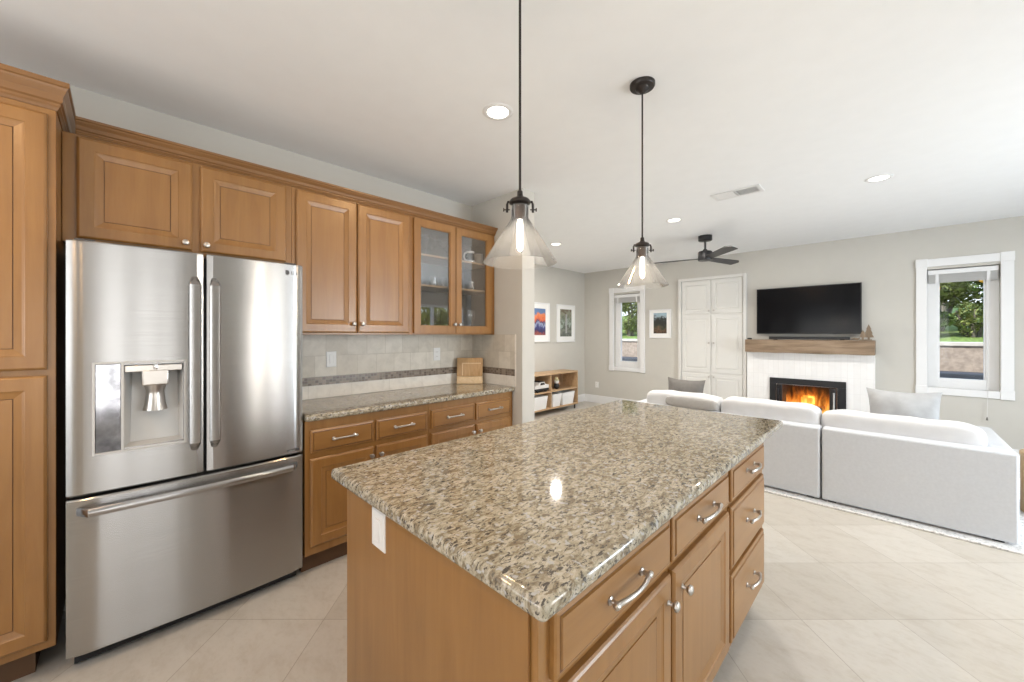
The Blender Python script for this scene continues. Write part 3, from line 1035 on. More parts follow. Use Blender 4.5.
# upright handles beside the centre gap
def v_handle(y, parent):
    bm = B()
    rings = []
    n = 20
    z0, z1 = 0.825, 1.640
    for k in range(n + 1):
        s = k / n
        z = z0 + (z1 - z0) * s
        e = min(s, 1 - s)
        off = 0.040 * min(1, e / 0.05) ** 0.5
        hw = 0.021 * (0.55 + 0.45 * min(1, e / 0.03) ** 0.5)
        x = bulge(y) + off
        bx_ = x - 0.020 if off > 0.03 else bulge(y) - 0.004
        rings.append([bm.verts.new(q) for q in ((bx_, y - hw, z), (x - 0.006, y - hw, z), (x - 0.001, y - hw * 0.75, z), (x, y, z), (x - 0.001, y + hw * 0.75, z), (x - 0.006, y + hw, z), (bx_, y + hw, z))])
    skin(bm, rings)
    return part('handle', bm, 'steel', parent)
v_handle(0.240, dl)
v_handle(0.314, dr)
bm = B()
rings = []
for k in range(25):
    s = k / 24
    y = FY0 + 0.028 + (FY1 - FY0 - 0.056) * s
    e = min(s, 1 - s)
    off = 0.052 * min(1, e / 0.04) ** 0.5
    z = 0.650
    hh = 0.016
    x = bulge(y) + off
    b0 = x - 0.022 if off > 0.03 else bulge(y) - 0.004
    rings.append([bm.verts.new(q) for q in ((b0, y, z - hh), (x - 0.006, y, z - hh), (x, y, z - hh * 0.5), (x + 0.001, y, z), (x, y, z + hh * 0.5), (x - 0.006, y, z + hh), (b0, y, z + hh))])
skin(bm, rings)
part('handle', bm, 'steel', fz)
# ice and water dispenser
dp = part('dispenser', (lambda bm: [box(bm, bulge(0.1) - 0.006, bulge(0.1) + 0.004, a, b, c, d, 0.0015) for a, b, c, d in
     ((-0.086, -0.078, 0.868, 1.252), (-0.078, 0.212, 1.244, 1.252), (-0.078, 0.212, 0.868, 0.878), (0.202, 0.212, 0.878, 1.244), (-0.003, 0.006, 0.878, 1.244))] and bm)(B()), 'plastic_g', dl, smooth=False)
part('control_panel', box(B(), bulge(0.0) - 0.008, bulge(0.0) + 0.0025, -0.078, -0.003, 0.878, 1.244, 0.002), 'dark_mirror', dp, label='glossy mirror control panel')
bm = B()
xb0, xf0 = FX - 0.070, bulge(0.1) - 0.004
a, b_, c, d_ = HOLE
q = [bm.verts.new(p) for p in ((xf0, a, c), (xf0, b_, c), (xf0, b_, d_), (xf0, a, d_), (xb0 + 0.03, a + 0.022, c + 0.012), (xb0 + 0.03, b_ - 0.012, c + 0.012), (xb0, b_ - 0.016, d_ - 0.03), (xb0, a + 0.03, d_ - 0.03))]
for f in ((0, 1, 5, 4), (1, 2, 6, 5), (2, 3, 7, 6), (3, 0, 4, 7), (4, 5, 6, 7)):
    bm.faces.new([q[k] for k in f])
part('recess', bm, 'plastic_g', dp, smooth=False)
part('ice_chute', (lambda bm: box(bm, xb0 + 0.01, xf0 + 0.004, 0.060, 0.150, 1.142, 1.212, 0.006) and box(bm, xb0 + 0.01, xf0 + 0.002, a + 0.004, b_ - 0.004, 1.205, 1.234, 0.003))(B()), 'nickel', dp)
bm = lathe(B(), [(0.038, 0.115), (0.036, 0.10), (0.031, 0.088), (0.031, 0.07), (0.036, 0.03), (0.042, 0.0)], (xf0 - 0.036, 0.106, 1.03), 20, cap=True)
part('paddle', bm, 'nickel', dp, label='metallic dispenser paddle')
part('lever', box(B(), xf0 - 0.002, xf0 + 0.010, 0.098, 0.112, 1.212, 1.240, 0.003), 'chrome', dp)

def text_mesh(s, size, depth):
    cu = bpy.data.curves.new('t', 'FONT')
    cu.body = s
    cu.size = size
    cu.extrude = depth
    cu.align_x = 'CENTER'
    o = bpy.data.objects.new('t', cu)
    COL.objects.link(o)
    dg = bpy.context.evaluated_depsgraph_get()
    me = bpy.data.meshes.new_from_object(o.evaluated_get(dg))
    bpy.data.objects.remove(o)
    bm = bmesh.new()
    bm.from_mesh(me)
    return bm
def place_text(s, size, y, z, x, m, parent, name):
    bm = text_mesh(s, size, 0.0006)
    for v in bm.verts:
        p = v.co.copy()
        v.co = (x + p.z, y + p.x, z + p.y)
    return part(name, bm, m, parent, smooth=False)
lx = bulge(0.655) + 0.001
place_text('LG', 0.028, 0.665, 1.695, bulge(0.655) + 0.0008, 'fridge_body', dr, 'logo_lettering')
part('logo_emblem', lathe(B(), [(0.013, 0.0), (0.013, 0.0015), (0.0125, 0.002)], (lx - 0.001, 0.630, 1.704), 20, 'x', cap=True), 'fridge_body', dr)
part('energy_badge', box(B(), bulge(0.65), bulge(0.65) + 0.0012, 0.618, 0.690, 0.728, 0.740), 'fridge_body', dr)
place_text('Inverter', 0.010, 0.654, 0.7305, bulge(0.655) + 0.001, 'plastic_w', dr, 'badge_lettering')

# --- cutting board leaning in the counter corner
t = thing('cutting_board', 'bamboo cutting board leaning in the corner of the granite counter', 'cutting board', (-2.76, 2.235, 0.915))
bm = B()
box(bm, -0.118, 0.118, -0.009, 0.009, 0.068, 0.238, 0.004)
bmf = B()
box(bmf, -0.118, 0.118, -0.009, 0.009, 0.0, 0.067, 0.004)
bmi = B()
for a0, a1, b0, b1 in ((-0.07, 0.10, 0.183, 0.191), (-0.07, -0.062, 0.075, 0.183)):
    box(bmi, a0, a1, -0.0105, -0.008, b0, b1)
Rm = Matrix.Rotation(math.radians(45), 4, 'Z') @ Matrix.Rotation(math.radians(-9), 4, 'X')
for q in (bm, bmf, bmi):
    bmesh.ops.transform(q, matrix=Rm, verts=q.verts[:])
part('board', bm, 'bamboo', t, local=True)
part('foot_strip', bmf, 'bamboo_pale', t, local=True, label='pale bamboo lower strip')
part('inlay', bmi, 'bamboo_pale', t, local=True)

# --- glassware behind the glass doors
def wine_glass_bm(h=0.19, r=0.036):
    return lathe(B(), [(0.030, 0.0), (0.030, 0.003), (0.006, 0.007), (0.0035, 0.02), (0.0035, h * 0.45), (0.012, h * 0.50), (r, h * 0.66), (r * 1.02, h * 0.78), (r * 0.85, h)], n=16)
def tumbler_bm(h=0.085, r=0.032):
    return lathe(B(), [(0.001, 0.002), (r * 0.85, 0.0), (r * 0.9, 0.004), (r, h), (r * 0.94, h), (r * 0.82, 0.012), (0.001, 0.012)], n=16)
def put(name, bm, m, spots, label, cat, group):
    o = single(name, bm, m, label, cat, group)
    for k, (x, y, z) in enumerate(spots):
        c = o if k == 0 else dup(o, (x, y, z))
        c.location = (x, y, z)
    return o
wx = -2.76
put('wine_glass', wine_glass_bm(), 'stemware', [(wx + dx, y, 2.0015) for dx, y in ((0.03, 1.66), (-0.06, 1.71), (0.04, 1.75), (-0.05, 1.80), (0.03, 1.84), (-0.07, 1.88), (0.03, 1.93), (-0.06, 2.02), (0.02, 2.09), (-0.07, 2.14))],
    'clear stemmed wine glass on the top shelf of the glass-front cabinet', 'glass', 'wine glasses on the top cabinet shelf')
put('tumbler', tumbler_bm(), 'stemware', [(wx + dx, y, 1.7615) for dx, y in ((0.03, 1.68), (-0.06, 1.75), (0.04, 1.82), (-0.06, 1.88), (0.02, 1.93), (-0.05, 2.04), (0.03, 2.10), (-0.06, 2.17), (0.02, 2.24), (-0.06, 2.31))],
    'short clear tumbler on the middle shelf of the glass-front cabinet', 'glass', 'tumblers on the middle cabinet shelf')
put('champagne_flute', wine_glass_bm(0.20, 0.022), 'stemware', [(wx + dx, y, 1.3845) for dx, y in ((0.03, 1.86), (-0.05, 1.93), (0.02, 2.06), (-0.05, 2.16), (0.05, 2.20), (0.0, 2.27))],
    'slim clear flute on the bottom of the glass-front cabinet', 'glass', 'flutes on the cabinet bottom')
def mug(label, loc, m, band):
    t = thing('mug', label, 'mug', loc)
    c = Vector(loc)
    part('cup', lathe(B(), [(0.001, 0.002), (0.036, 0.0), (0.040, 0.01), (0.040, 0.105), (0.036, 0.105), (0.035, 0.012), (0.001, 0.012)], c, 20), m, t)
    part('mug_handle', tube(B(), [c + Vector(p) for p in ((0, -0.038, 0.085), (0, -0.060, 0.082), (0, -0.068, 0.055), (0, -0.058, 0.028), (0, -0.037, 0.025))], 0.006, 8), m, t)
    if band:
        part('print_band', lathe(B(), [(0.0404, 0.025), (0.0408, 0.028), (0.0408, 0.082), (0.0404, 0.085)], c, 20), band, t)
mug('white mug with a black band on the top cabinet shelf', (-2.70, 2.19, 2.0015), 'plastic_w', 'black')
mug('plain white mug at the far right of the top cabinet shelf', (-2.74, 2.325, 2.0015), 'plastic_w', None)

# ------------------------------------------------------------------ pendants
def pendant(label, x, y):
    t = thing('pendant_light', label, 'pendant light', (x, y, CZ))
    c = Vector((x, y, 0))
    def L(prof, n=24, cap=False, cc=c):
        return lathe(B(), prof, cc, n, cap=cap)
    part('canopy', L([(0.012, 2.565), (0.018, 2.572), (0.030, 2.578), (0.034, 2.586), (0.056, 2.590), (0.060, 2.596), (0.060, CZ - 0.001)], 32, True), 'bronze', t)
    part('cord', tube(B(), [(x, y, 2.57), (x, y, 1.83)], 0.0042, 8), 'bronze', t)
    bm = L([(0.005, 1.850), (0.009, 1.846), (0.010, 1.832), (0.014, 1.826), (0.030, 1.820), (0.036, 1.812), (0.036, 1.806), (0.024, 1.802)], 24, True)
    part('cap', bm, 'bronze', t)
    # arms with thumb screws hold the glass neck
    for k in range(2):
        a = math.radians(45 + 180 * k)
        d = Vector((math.cos(a), math.sin(a), 0))
        bm = tube(B(), [c + d * 0.028 + Vector((0, 0, 1.812)), c + d * 0.040 + Vector((0, 0, 1.811)), c + d * 0.043 + Vector((0, 0, 1.802)), c + d * 0.043 + Vector((0, 0, 1.776))], 0.0042, 8)
        arm = part('arm', bm, 'bronze', t)
        bm = tube(B(), [c + d * 0.034 + Vector((0, 0, 1.785)), c + d * 0.052 + Vector((0, 0, 1.785))], 0.0022, 8)
        tube(bm, [c + d * 0.052 + Vector((0, 0, 1.785)), c + d * 0.056 + Vector((0, 0, 1.785))], 0.006, 10)
        part('thumb_screw', bm, 'bronze', arm)
    part('socket', L([(0.010, 1.803), (0.019, 1.800), (0.019, 1.792), (0.0205, 1.790), (0.0205, 1.756), (0.016, 1.752)], 24, True), 'socket', t)
    part('shade', L([(0.029, 1.798), (0.029, 1.757), (0.033, 1.750), (0.120, 1.613), (0.1225, 1.608), (0.1205, 1.607), (0.117, 1.612), (0.031, 1.749), (0.027, 1.757), (0.027, 1.798)], 48), 'shade_glass', t, label='clear glass cone shade')
    part('bulb', L([(0.007, 1.754), (0.010, 1.744), (0.0115, 1.72), (0.0115, 1.665), (0.008, 1.652), (0.003, 1.648)], 16, True), 'bulb', t, label='glowing tubular bulb')
    l = bpy.data.lights.new('pendant_lamp', 'POINT')
    l.energy = 5
    l.color = (1.0, 0.85, 0.66)
    l.shadow_soft_size = 0.006
    o = bpy.data.objects.new('pendant_lamp', l)
    o.location = (0, 0, 1.636 - CZ)
    COL.objects.link(o)
    o.parent = t
    return t
pendant('near clear glass cone pendant hanging over the middle of the island', -0.89, 0.936)
pendant('farther clear glass cone pendant whose round black ceiling canopy is visible', -0.89, 1.816)

# ------------------------------------------------------------------ recessed ceiling lights
def can_light(label, x, y, watt=CAN_W, col=CAN_COL):
    t = thing('ceiling_light', label, 'ceiling light', (x, y, CZ))
    c = Vector((x, y, CZ))
    part('trim_ring', lathe(B(), [(0.060, -0.003), (0.066, -0.006), (0.082, -0.004), (0.086, -0.0005), (0.060, -0.0005)], c, 32), 'trim', t)
    part('lens', lathe(B(), [(0.0, -0.002), (0.063, -0.002), (0.063, -0.0008), (0.0, -0.0008)], c, 32), 'lens', t)
    l = bpy.data.lights.new('can_lamp', 'AREA')
    l.shape = 'DISK'
    l.size = 0.12
    l.energy = watt
    l.color = col
    o = bpy.data.objects.new('can_lamp', l)
    o.location = (0, 0, -0.012)
    COL.objects.link(o)
    o.parent = t
    return t
can_light('lit recessed ceiling light nearest, left of the near pendant', -1.575, 1.478, KITCHEN_W, KITCHEN_COL)
can_light('lit recessed ceiling light at the right, toward the right window', -0.09, 4.236)
can_light('lit recessed ceiling light between the far pendant and the vent', -1.707, 4.227, 26.0)
can_light('lit recessed ceiling light behind the near pendant shade', -3.318, 4.209, 40.0)
for x, y, lab in ((-1.575, -0.75, 'added recessed light above the refrigerator aisle, out of view'), (-0.20, -0.75, 'added recessed light behind the near island end, out of view'),):
    can_light(lab, x, y, KITCHEN_W, KITCHEN_COL)  # extra lights out of view, added to warm and brighten the kitchen

# ------------------------------------------------------------------ ceiling vent
t = thing('ceiling_vent', 'white rectangular ceiling vent with dark louvers', 'vent', (-0.985, 3.80, CZ))
bm = B()
x0, x1, y0, y1 = -1.175, -0.795, 3.70, 3.90
for a in ((x0, x1, y0, y0 + 0.028), (x0, x1, y1 - 0.028, y1), (x0, x0 + 0.028, y0 + 0.028, y1 - 0.028), (x1 - 0.028, x1, y0 + 0.028, y1 - 0.028), (-0.99, -0.98, y0 + 0.028, y1 - 0.028)):
    box(bm, *a, CZ - 0.008, CZ - 0.0005, 0.002)
part('frame', bm, 'trim', t, smooth=False)
part('dark_backing', box(B(), x0 + 0.02, x1 - 0.02, y0 + 0.02, y1 - 0.02, CZ - 0.0016, CZ - 0.0006), 'black', t)  # black sheet standing in for the unlit duct behind the louvers
for k in range(24):
    x = x0 + 0.036 + k * 0.0135
    left = x < -0.985
    if abs(x + 0.985) < 0.01:
        continue
    bm = B()
    w = 0.0135 if left else 0.0065
    box(bm, x - w / 2, x + w / 2, y0 + 0.028, y1 - 0.028, CZ - 0.0065, CZ - 0.0052)
    part('louver', bm, 'trim', t)

# ------------------------------------------------------------------ ceiling fan
fx, fy = -1.705, 5.19
t = thing('ceiling_fan', 'black three-blade ceiling fan over the living area', 'ceiling fan', (fx, fy, CZ))
c = Vector((fx, fy, 0))
part('canopy', lathe(B(), [(0.015, 2.54), (0.072, 2.545), (0.080, 2.552), (0.080, CZ - 0.001)], c, 28, cap=True), 'black', t)
part('downrod', tube(B(), [(fx, fy, 2.545), (fx, fy, 2.42)], 0.013, 12), 'black', t)
part('motor_housing', lathe(B(), [(0.03, 2.295), (0.078, 2.297), (0.083, 2.305), (0.083, 2.40), (0.076, 2.412), (0.03, 2.422), (0.02, 2.44)], c, 28, cap=True), 'black', t)
for ang in (193, 73, 313):
    a = math.radians(ang)
    bm = B()
    R = Matrix.Translation((fx, fy, 2.325)) @ Matrix.Rotation(a, 4, 'Z') @ Matrix.Rotation(math.radians(-13), 4, 'X')
    prism(bm, [(0.07, -0.035), (0.16, -0.050), (0.60, -0.068), (0.66, -0.030), (0.63, 0.066), (0.16, 0.050), (0.07, 0.035)], (0, 0, -0.004), XV, YV, ZV, 0.008)
    bmesh.ops.transform(bm, matrix=R, verts=bm.verts[:])
    part('blade', bm, 'black', t, smooth=False)

# ------------------------------------------------------------------ built-in cupboards
t = thing('built_in_cabinet', 'tall pale built-in cupboard with six panel doors beside the fireplace', 'cabinet', (-2.09, BY - 0.02, 0))
cf = BY - 0.034
bm = B()
box(bm, -2.60, -2.553, BY - 0.048, BY - 0.001, 0, 2.29, 0.004)
box(bm, -1.632, -1.588, BY - 0.048, BY - 0.001, 0, 2.29, 0.004)
box(bm, -2.5525, -1.6325, BY - 0.047, BY - 0.001, 2.245, 2.289)
part('casing', bm, 'cab_white', t)
part('body', box(B(), -2.556, -1.63, BY - 0.014, BY - 0.001, 0.0, 2.25), 'cab_white', t)
WD = [(0.0, 0.0), (0.0, 0.012), (0.003, 0.016), (0.055, 0.016), (0.058, 0.007), (0.066, 0.007), (0.085, 0.014), (0.09, 0.014)]
for z0, z1, kz in ((1.70, 2.235, 1.745), (0.752, 1.67, 1.226), (0.09, 0.722, 0.684)):
    for xa, xb, kx in ((-2.543, -2.095, -2.118), (-2.083, -1.642, -2.045)):
        d = part('door', panel(B(), (xa, BY - 0.014, z0), XV, ZV, (0, -1, 0), xb - xa, z1 - z0, WD), 'cab_white', t, smooth=False)
        knob(kx, BY - 0.029, kz, d, (0, -1, 0))

# ------------------------------------------------------------------ fireplace
FXL, FXR = -1.572, -0.175
t = thing('fireplace', 'white tiled fireplace with a burning fire behind the sofa', 'fireplace', (-0.87, BY - 0.04, 0))
yf = BY - 0.075
part('surround', cells_wall(B(), 'x', FXL, FXR, yf, BY - 0.001, 0, 1.106, [(-1.20, -0.54, 0.10, 0.66)]), 'stack_tile', t, smooth=False)
bm = B()
ix0, ix1, iz0, iz1 = -1.283, -0.447, 0.03, 0.748
for a in ((ix0, ix1, 0.665, iz1), (ix0, ix1, iz0, 0.095), (ix0, -1.205, 0.095, 0.665), (-0.535, ix1, 0.095, 0.665)):
    box(bm, a[0], a[1], yf - 0.022, yf - 0.0005, a[2], a[3], 0.003)
part('metal_frame', bm, 'black', t, smooth=False)
bm = B()
v = [bm.verts.new(p) for p in ((-1.199, BY - 0.07, 0.101), (-0.541, BY - 0.07, 0.101), (-0.541, BY - 0.07, 0.659), (-1.199, BY - 0.07, 0.659),
                               (-1.10, BY + 0.40, 0.101), (-0.64, BY + 0.40, 0.101), (-0.64, BY + 0.40, 0.659), (-1.10, BY + 0.40, 0.659))]
for f in ((0, 1, 5, 4), (1, 2, 6, 5), (2, 3, 7, 6), (3, 0, 4, 7), (4, 5, 6, 7)):
    bm.faces.new([v[k] for k in f])
part('firebox', bm, 'firebrick', t, smooth=False)
# folded doors either side
for xa, xb, s in ((-1.195, -1.125, 1), (-0.612, -0.545, -1)):
    bm = B()
    for k in range(2):
        a = xa + (xb - xa) * (k * 0.5)
        b = xa + (xb - xa) * (k * 0.5 + 0.46)
        box(bm, a, b, yf - 0.045, yf - 0.026, 0.11, 0.655, 0.002)
    d = part('folding_door', bm, 'black', t, smooth=False)
    part('door_bar', tube(B(), [((xa + xb) / 2 - s * 0.012, yf - 0.052, 0.16), ((xa + xb) / 2 - s * 0.012, yf - 0.052, 0.60)], 0.009, 8), 'plastic_g' if s < 0 else 'black', d)  # right bar coloured pale to imitate a bright reflection on the door
part('grate', (lambda bm: [tube(bm, [(-1.05 + k * 0.06, BY - 0.02, 0.20), (-1.05 + k * 0.06, BY + 0.02, 0.16), (-1.05 + k * 0.06, BY + 0.24, 0.16)], 0.008, 6) for k in range(7)] and bm)(B()), 'black', t)
for (xa, ya, za), (xb, yb, zb), r in (((-1.06, 6.70, 0.225), (-0.66, 6.74, 0.225), 0.05), ((-1.04, 6.84, 0.23), (-0.68, 6.80, 0.23), 0.055), ((-1.02, 6.73, 0.32), (-0.70, 6.83, 0.335), 0.045), ((-0.72, 6.70, 0.33), (-0.95, 6.86, 0.35), 0.035)):
    pts = [(xa + (xb - xa) * k / 8, ya + (yb - ya) * k / 8, za + (zb - za) * k / 8 + 0.008 * math.sin(k * 2.1)) for k in range(9)]
    part('log', tube(B(), pts, [r * (0.9 + 0.12 * math.sin(k * 1.7)) for k in range(9)], 10), 'log', t)
part('flames', cushion(B(), -1.12, -0.62, 6.685, 6.90, 0.22, 0.648, 3.2, 8), 'flame', t, label='orange flames')
fl = bpy.data.lights.new('fire_glow', 'POINT')
fl.energy = 2.0
fl.color = (1.0, 0.42, 0.12)
fl.shadow_soft_size = 0.1
fo = bpy.data.objects.new('fire_glow', fl)
fo.location = (-0.87 + 0.87, 0.09, 0.5)
COL.objects.link(fo)
fo.parent = t

bm = box(B(), -1.562, -0.172, 6.42, BY - 0.001, 1.108, 1.290, 0.008, 2)
bmesh.ops.subdivide_edges(bm, edges=[e for e in bm.edges if e.calc_length() > 0.5], cuts=14, use_grid_fill=True)
for v in bm.verts:
    if v.co.y < BY - 0.01:
        v.co.z += 0.004 * math.sin(v.co.x * 17) * math.sin(v.co.x * 5 + 1)
        v.co.y += 0.004 * math.sin(v.co.x * 13 + 2)
single('mantel_beam', bm, 'beam', 'rough reclaimed wood mantel beam over the fireplace', 'mantel')

t = thing('television', 'large black flat screen television on the wall over the mantel', 'television', (-0.872, 6.60, 1.37))
part('casing', box(B(), -1.447, -0.299, 6.575, 6.62, 1.372, 2.024, 0.004), 'black', t)
part('screen', box(B(), -1.437, -0.309, 6.5735, 6.5745, 1.386, 2.014), 'black_gloss', t)
part('wall_bracket', box(B(), -1.05, -0.70, 6.62, BY - 0.001, 1.55, 1.85), 'black', t)
t = thing('soundbar', 'slim black soundbar on the mantel under the television', 'soundbar', (-0.84, 6.52, 1.29))
part('bar', box(B(), -1.275, -0.405, 6.47, 6.55, 1.297, 1.334, 0.005), 'black', t)
for x in (-1.20, -0.48):
    part('foot', box(B(), x - 0.02, x + 0.02, 6.48, 6.54, 1.2925, 1.298), 'rubber', t)

def wood_tree(x, y, h, w, label):
    t = thing('tree_ornament', label, 'ornament', (x, y, 1.293))
    pts = [(-0.010, 0.0), (-0.010, 0.025), (-w, 0.025), (-w * 0.55, h * 0.38), (-w * 0.75, h * 0.38), (-w * 0.35, h * 0.66), (-w * 0.5, h * 0.66), (0, h)]
    poly = pts + [(-a, b) for a, b in pts[-2::-1]]
    part('tree_cutout', prism(B(), poly, (x, y - 0.009, 1.302), XV, ZV, YV, 0.018), 'tree_wood', t, smooth=False)
    part('base', box(B(), x - 0.03, x + 0.03, y - 0.022, y + 0.022, 1.293, 1.303, 0.002), 'tree_wood', t)
wood_tree(-0.232, 6.53, 0.19, 0.05, 'taller carved wooden tree at the right end of the mantel')
wood_tree(-0.285, 6.49, 0.12, 0.04, 'shorter carved wooden tree beside the taller one on the mantel')
single('driftwood', tube(B(), [(-0.40, 6.50, 1.304), (-0.36, 6.49, 1.312), (-0.33, 6.50, 1.306), (-0.315, 6.51, 1.315)], [0.006, 0.012, 0.011, 0.005], 8), 'tree_wood', 'small piece of driftwood left of the wooden trees on the mantel', 'ornament')
bm = lathe(B(), [(0.028, 0.0), (0.030, 0.004), (0.030, 0.016), (0.022, 0.020), (0.006, 0.021)], (-1.52, 6.50, 1.293), 18, cap=True)
single('candle_tin', bm, 'black', 'small round black tin at the left end of the mantel', 'tin')

# ------------------------------------------------------------------ framed pictures
def m_print(name, stops, nscale, dist, axis_mix=0.5):
    m, nt, b = mat(name)
    tc = N(nt, 'ShaderNodeTexCoord')
    sp = N(nt, 'ShaderNodeSeparateXYZ')
    nt.links.new(tc.outputs['Generated'], sp.inputs[0])
    f = noise(nt, tc.outputs['Generated'], nscale, 4, 0.6, dist)
    mx = N(nt, 'ShaderNodeMath', operation='MULTIPLY_ADD')
    nt.links.new(f, mx.inputs[0])
    mx.inputs[1].default_value = axis_mix
    nt.links.new(sp.outputs[2], mx.inputs[2])
    sb = N(nt, 'ShaderNodeMath', operation='SUBTRACT')
    nt.links.new(mx.outputs[0], sb.inputs[0])
    sb.inputs[1].default_value = axis_mix * 0.5
    r = ramp(nt, sb.outputs[0], stops)
    nt.links.new(r.outputs[0], b.inputs['Base Color'])
    b.inputs['Roughness'].default_value = 0.35
    return m
M['print_red'] = m_print('red and blue landscape print', [(0.0, (0.30, 0.08, 0.06)), (0.10, (0.03, 0.025, 0.09)), (0.30, (0.05, 0.06, 0.20)), (0.42, (0.35, 0.40, 0.55)), (0.50, (0.04, 0.03, 0.12)), (0.58, (0.62, 0.13, 0.05)), (0.74, (0.75, 0.25, 0.10)), (0.82, (0.12, 0.20, 0.38))], 4.5, 0.5, 0.55)
M['print_green'] = m_print('grey green waterfall print', [(0.0, (0.10, 0.11, 0.10)), (0.2, (0.22, 0.24, 0.20)), (0.35, (0.06, 0.07, 0.05)), (0.5, (0.40, 0.47, 0.42)), (0.62, (0.10, 0.12, 0.08)), (0.8, (0.28, 0.29, 0.22)), (0.95, (0.15, 0.12, 0.08))], 5.0, 1.0, 1.1)
M['print_dark'] = m_print('dark woodland print', [(0.0, (0.012, 0.012, 0.012)), (0.16, (0.16, 0.09, 0.05)), (0.28, (0.05, 0.055, 0.03)), (0.45, (0.015, 0.018, 0.015)), (0.70, (0.02, 0.025, 0.022)), (0.80, (0.28, 0.36, 0.40)), (1.0, (0.30, 0.42, 0.50))], 6.0, 1.2, 0.9)
M['mat_board'] = flat('white mat board', (0.80, 0.80, 0.79), 0.7, var=0.01)
def picture(label, o, u, n, w, h, pw, ph, prt, extra=None):
    o, u, n = Vector(o), Vector(u), Vector(n)
    v = Vector((0, 0, 1))
    t = thing('framed_picture', label, 'picture', o)
    c = o - u * (w / 2)
    fw = 0.022
    bm = B()
    for a, b, ww, hh in ((0, 0, w, fw), (0, h - fw, w, fw), (0, fw, fw, h - 2 * fw), (w - fw, fw, fw, h - 2 * fw)):
        panel(bm, c + u * a + v * b + n * 0.001, u, v, n, ww, hh, [(0, 0), (0, 0.020), (0.002, 0.022), (0.004, 0.022)])
    part('frame', bm, 'trim', t, smooth=False)
    part('mat_board', panel(B(), c + u * fw + v * fw + n * 0.001, u, v, n, w - 2 * fw, h - 2 * fw, [(0, 0), (0, 0.010)]), 'mat_board', t, smooth=False)
    pr = part('print', panel(B(), c + u * (w - pw) / 2 + v * ((h - ph) / 2 + 0.01), u, v, n, pw, ph, [(0, 0.0102), (0, 0.0115)]), prt, t, smooth=False)
    if extra:
        a, b, ww, hh, mm = extra
        part('print_streak', panel(B(), c + u * ((w - pw) / 2 + pw * a) + v * ((h - ph) / 2 + 0.01 + ph * b), u, v, n, pw * ww, ph * hh, [(0, 0.0116), (0, 0.012)]), mm, pr, smooth=False)
# viewed from the room the left wall faces +x
picture('white framed picture with red mountains and dark blue print, half hidden by wall end', (LX, 5.235, 1.225), YV, XV, 0.56, 0.705, 0.335, 0.475, 'print_red')
picture('white framed picture with grey green waterfall print on left wall', (LX, 6.015, 1.215), YV, XV, 0.57, 0.715, 0.36, 0.52, 'print_green', (0.46, 0.12, 0.14, 0.70, 'pillow_grey'))
picture('white framed picture with dark woodland print between window and built-in cupboard', (-2.93, BY, 1.298), XV, (0, -1, 0), 0.385, 0.503, 0.235, 0.36, 'print_dark')

# ------------------------------------------------------------------ toy shelf on the left wall
sx0, sx1, sy0, sy1 = LX + 0.018, LX + 0.35, 4.36, 5.93
t = thing('toy_shelf', 'low light oak cube shelf holding toys and white bins', 'shelf', (LX + 0.18, 5.15, 0))
def sb(name, *a):
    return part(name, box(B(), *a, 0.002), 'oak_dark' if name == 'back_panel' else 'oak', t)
sb('top_board', sx0, sx1, sy0, sy1, 0.672, 0.70)
sb('bottom_board', sx0, sx1, sy0, sy1, 0.085, 0.110)
sb('side_panel', sx0, sx1, sy0, sy0 + 0.022, 0.110, 0.672)
sb('side_panel', sx0, sx1, sy1 - 0.022, sy1, 0.110, 0.672)
sb('divider', sx0, sx1, 5.135, 5.157, 0.110, 0.672)
sb('shelf_board', sx0, sx1, sy0 + 0.022, 5.135, 0.375, 0.395)
sb('shelf_board', sx0, sx1, 5.157, sy1 - 0.022, 0.375, 0.395)
sb('back_panel', sx0 - 0.001, sx0 + 0.006, sy0 + 0.022, sy1 - 0.022, 0.110, 0.672)
for x, y in ((sx0 + 0.04, sy0 + 0.05), (sx1 - 0.04, sy0 + 0.05), (sx0 + 0.04, sy1 - 0.05), (sx1 - 0.04, sy1 - 0.05)):
    part('leg', lathe(B(), [(0.012, 0), (0.014, 0.01), (0.018, 0.085)], (x, y, 0), 10, cap=True), 'black', t)
def bin_(label, y0, y1, zt=0.33):
    bm = B()
    z0 = 0.1115
    lo = [(sx0 + 0.03, y0 + 0.03), (sx1 - 0.02, y0 + 0.03), (sx1 - 0.02, y1 - 0.03), (sx0 + 0.03, y1 - 0.03)]
    hi = [(sx0 + 0.015, y0), (sx1 + 0.0, y0), (sx1 + 0.0, y1), (sx0 + 0.015, y1)]
    a = [bm.verts.new((x, y, z0)) for x, y in lo]
    b = [bm.verts.new((x, y, zt)) for x, y in hi]
    cx, cy = (sx0 + sx1) / 2, (y0 + y1) / 2
    c = [bm.verts.new((x + (cx - x) * 0.06, y + (cy - y) * 0.04, zt)) for x, y in hi]
    d = [bm.verts.new((x + (cx - x) * 0.06, y + (cy - y) * 0.04, z0 + 0.008)) for x, y in lo]
    skin(bm, [a, b, c, d])
    single('storage_bin', bm, 'bin', label, 'bin', smooth=False)
bin_('white storage bin in the lower left compartment of the toy shelf', 4.66, 5.06)
bin_('narrow white storage bin in the lower middle of the toy shelf', 5.19, 5.44)
bin_('white storage bin in the lower right compartment of the toy shelf', 5.47, 5.83)
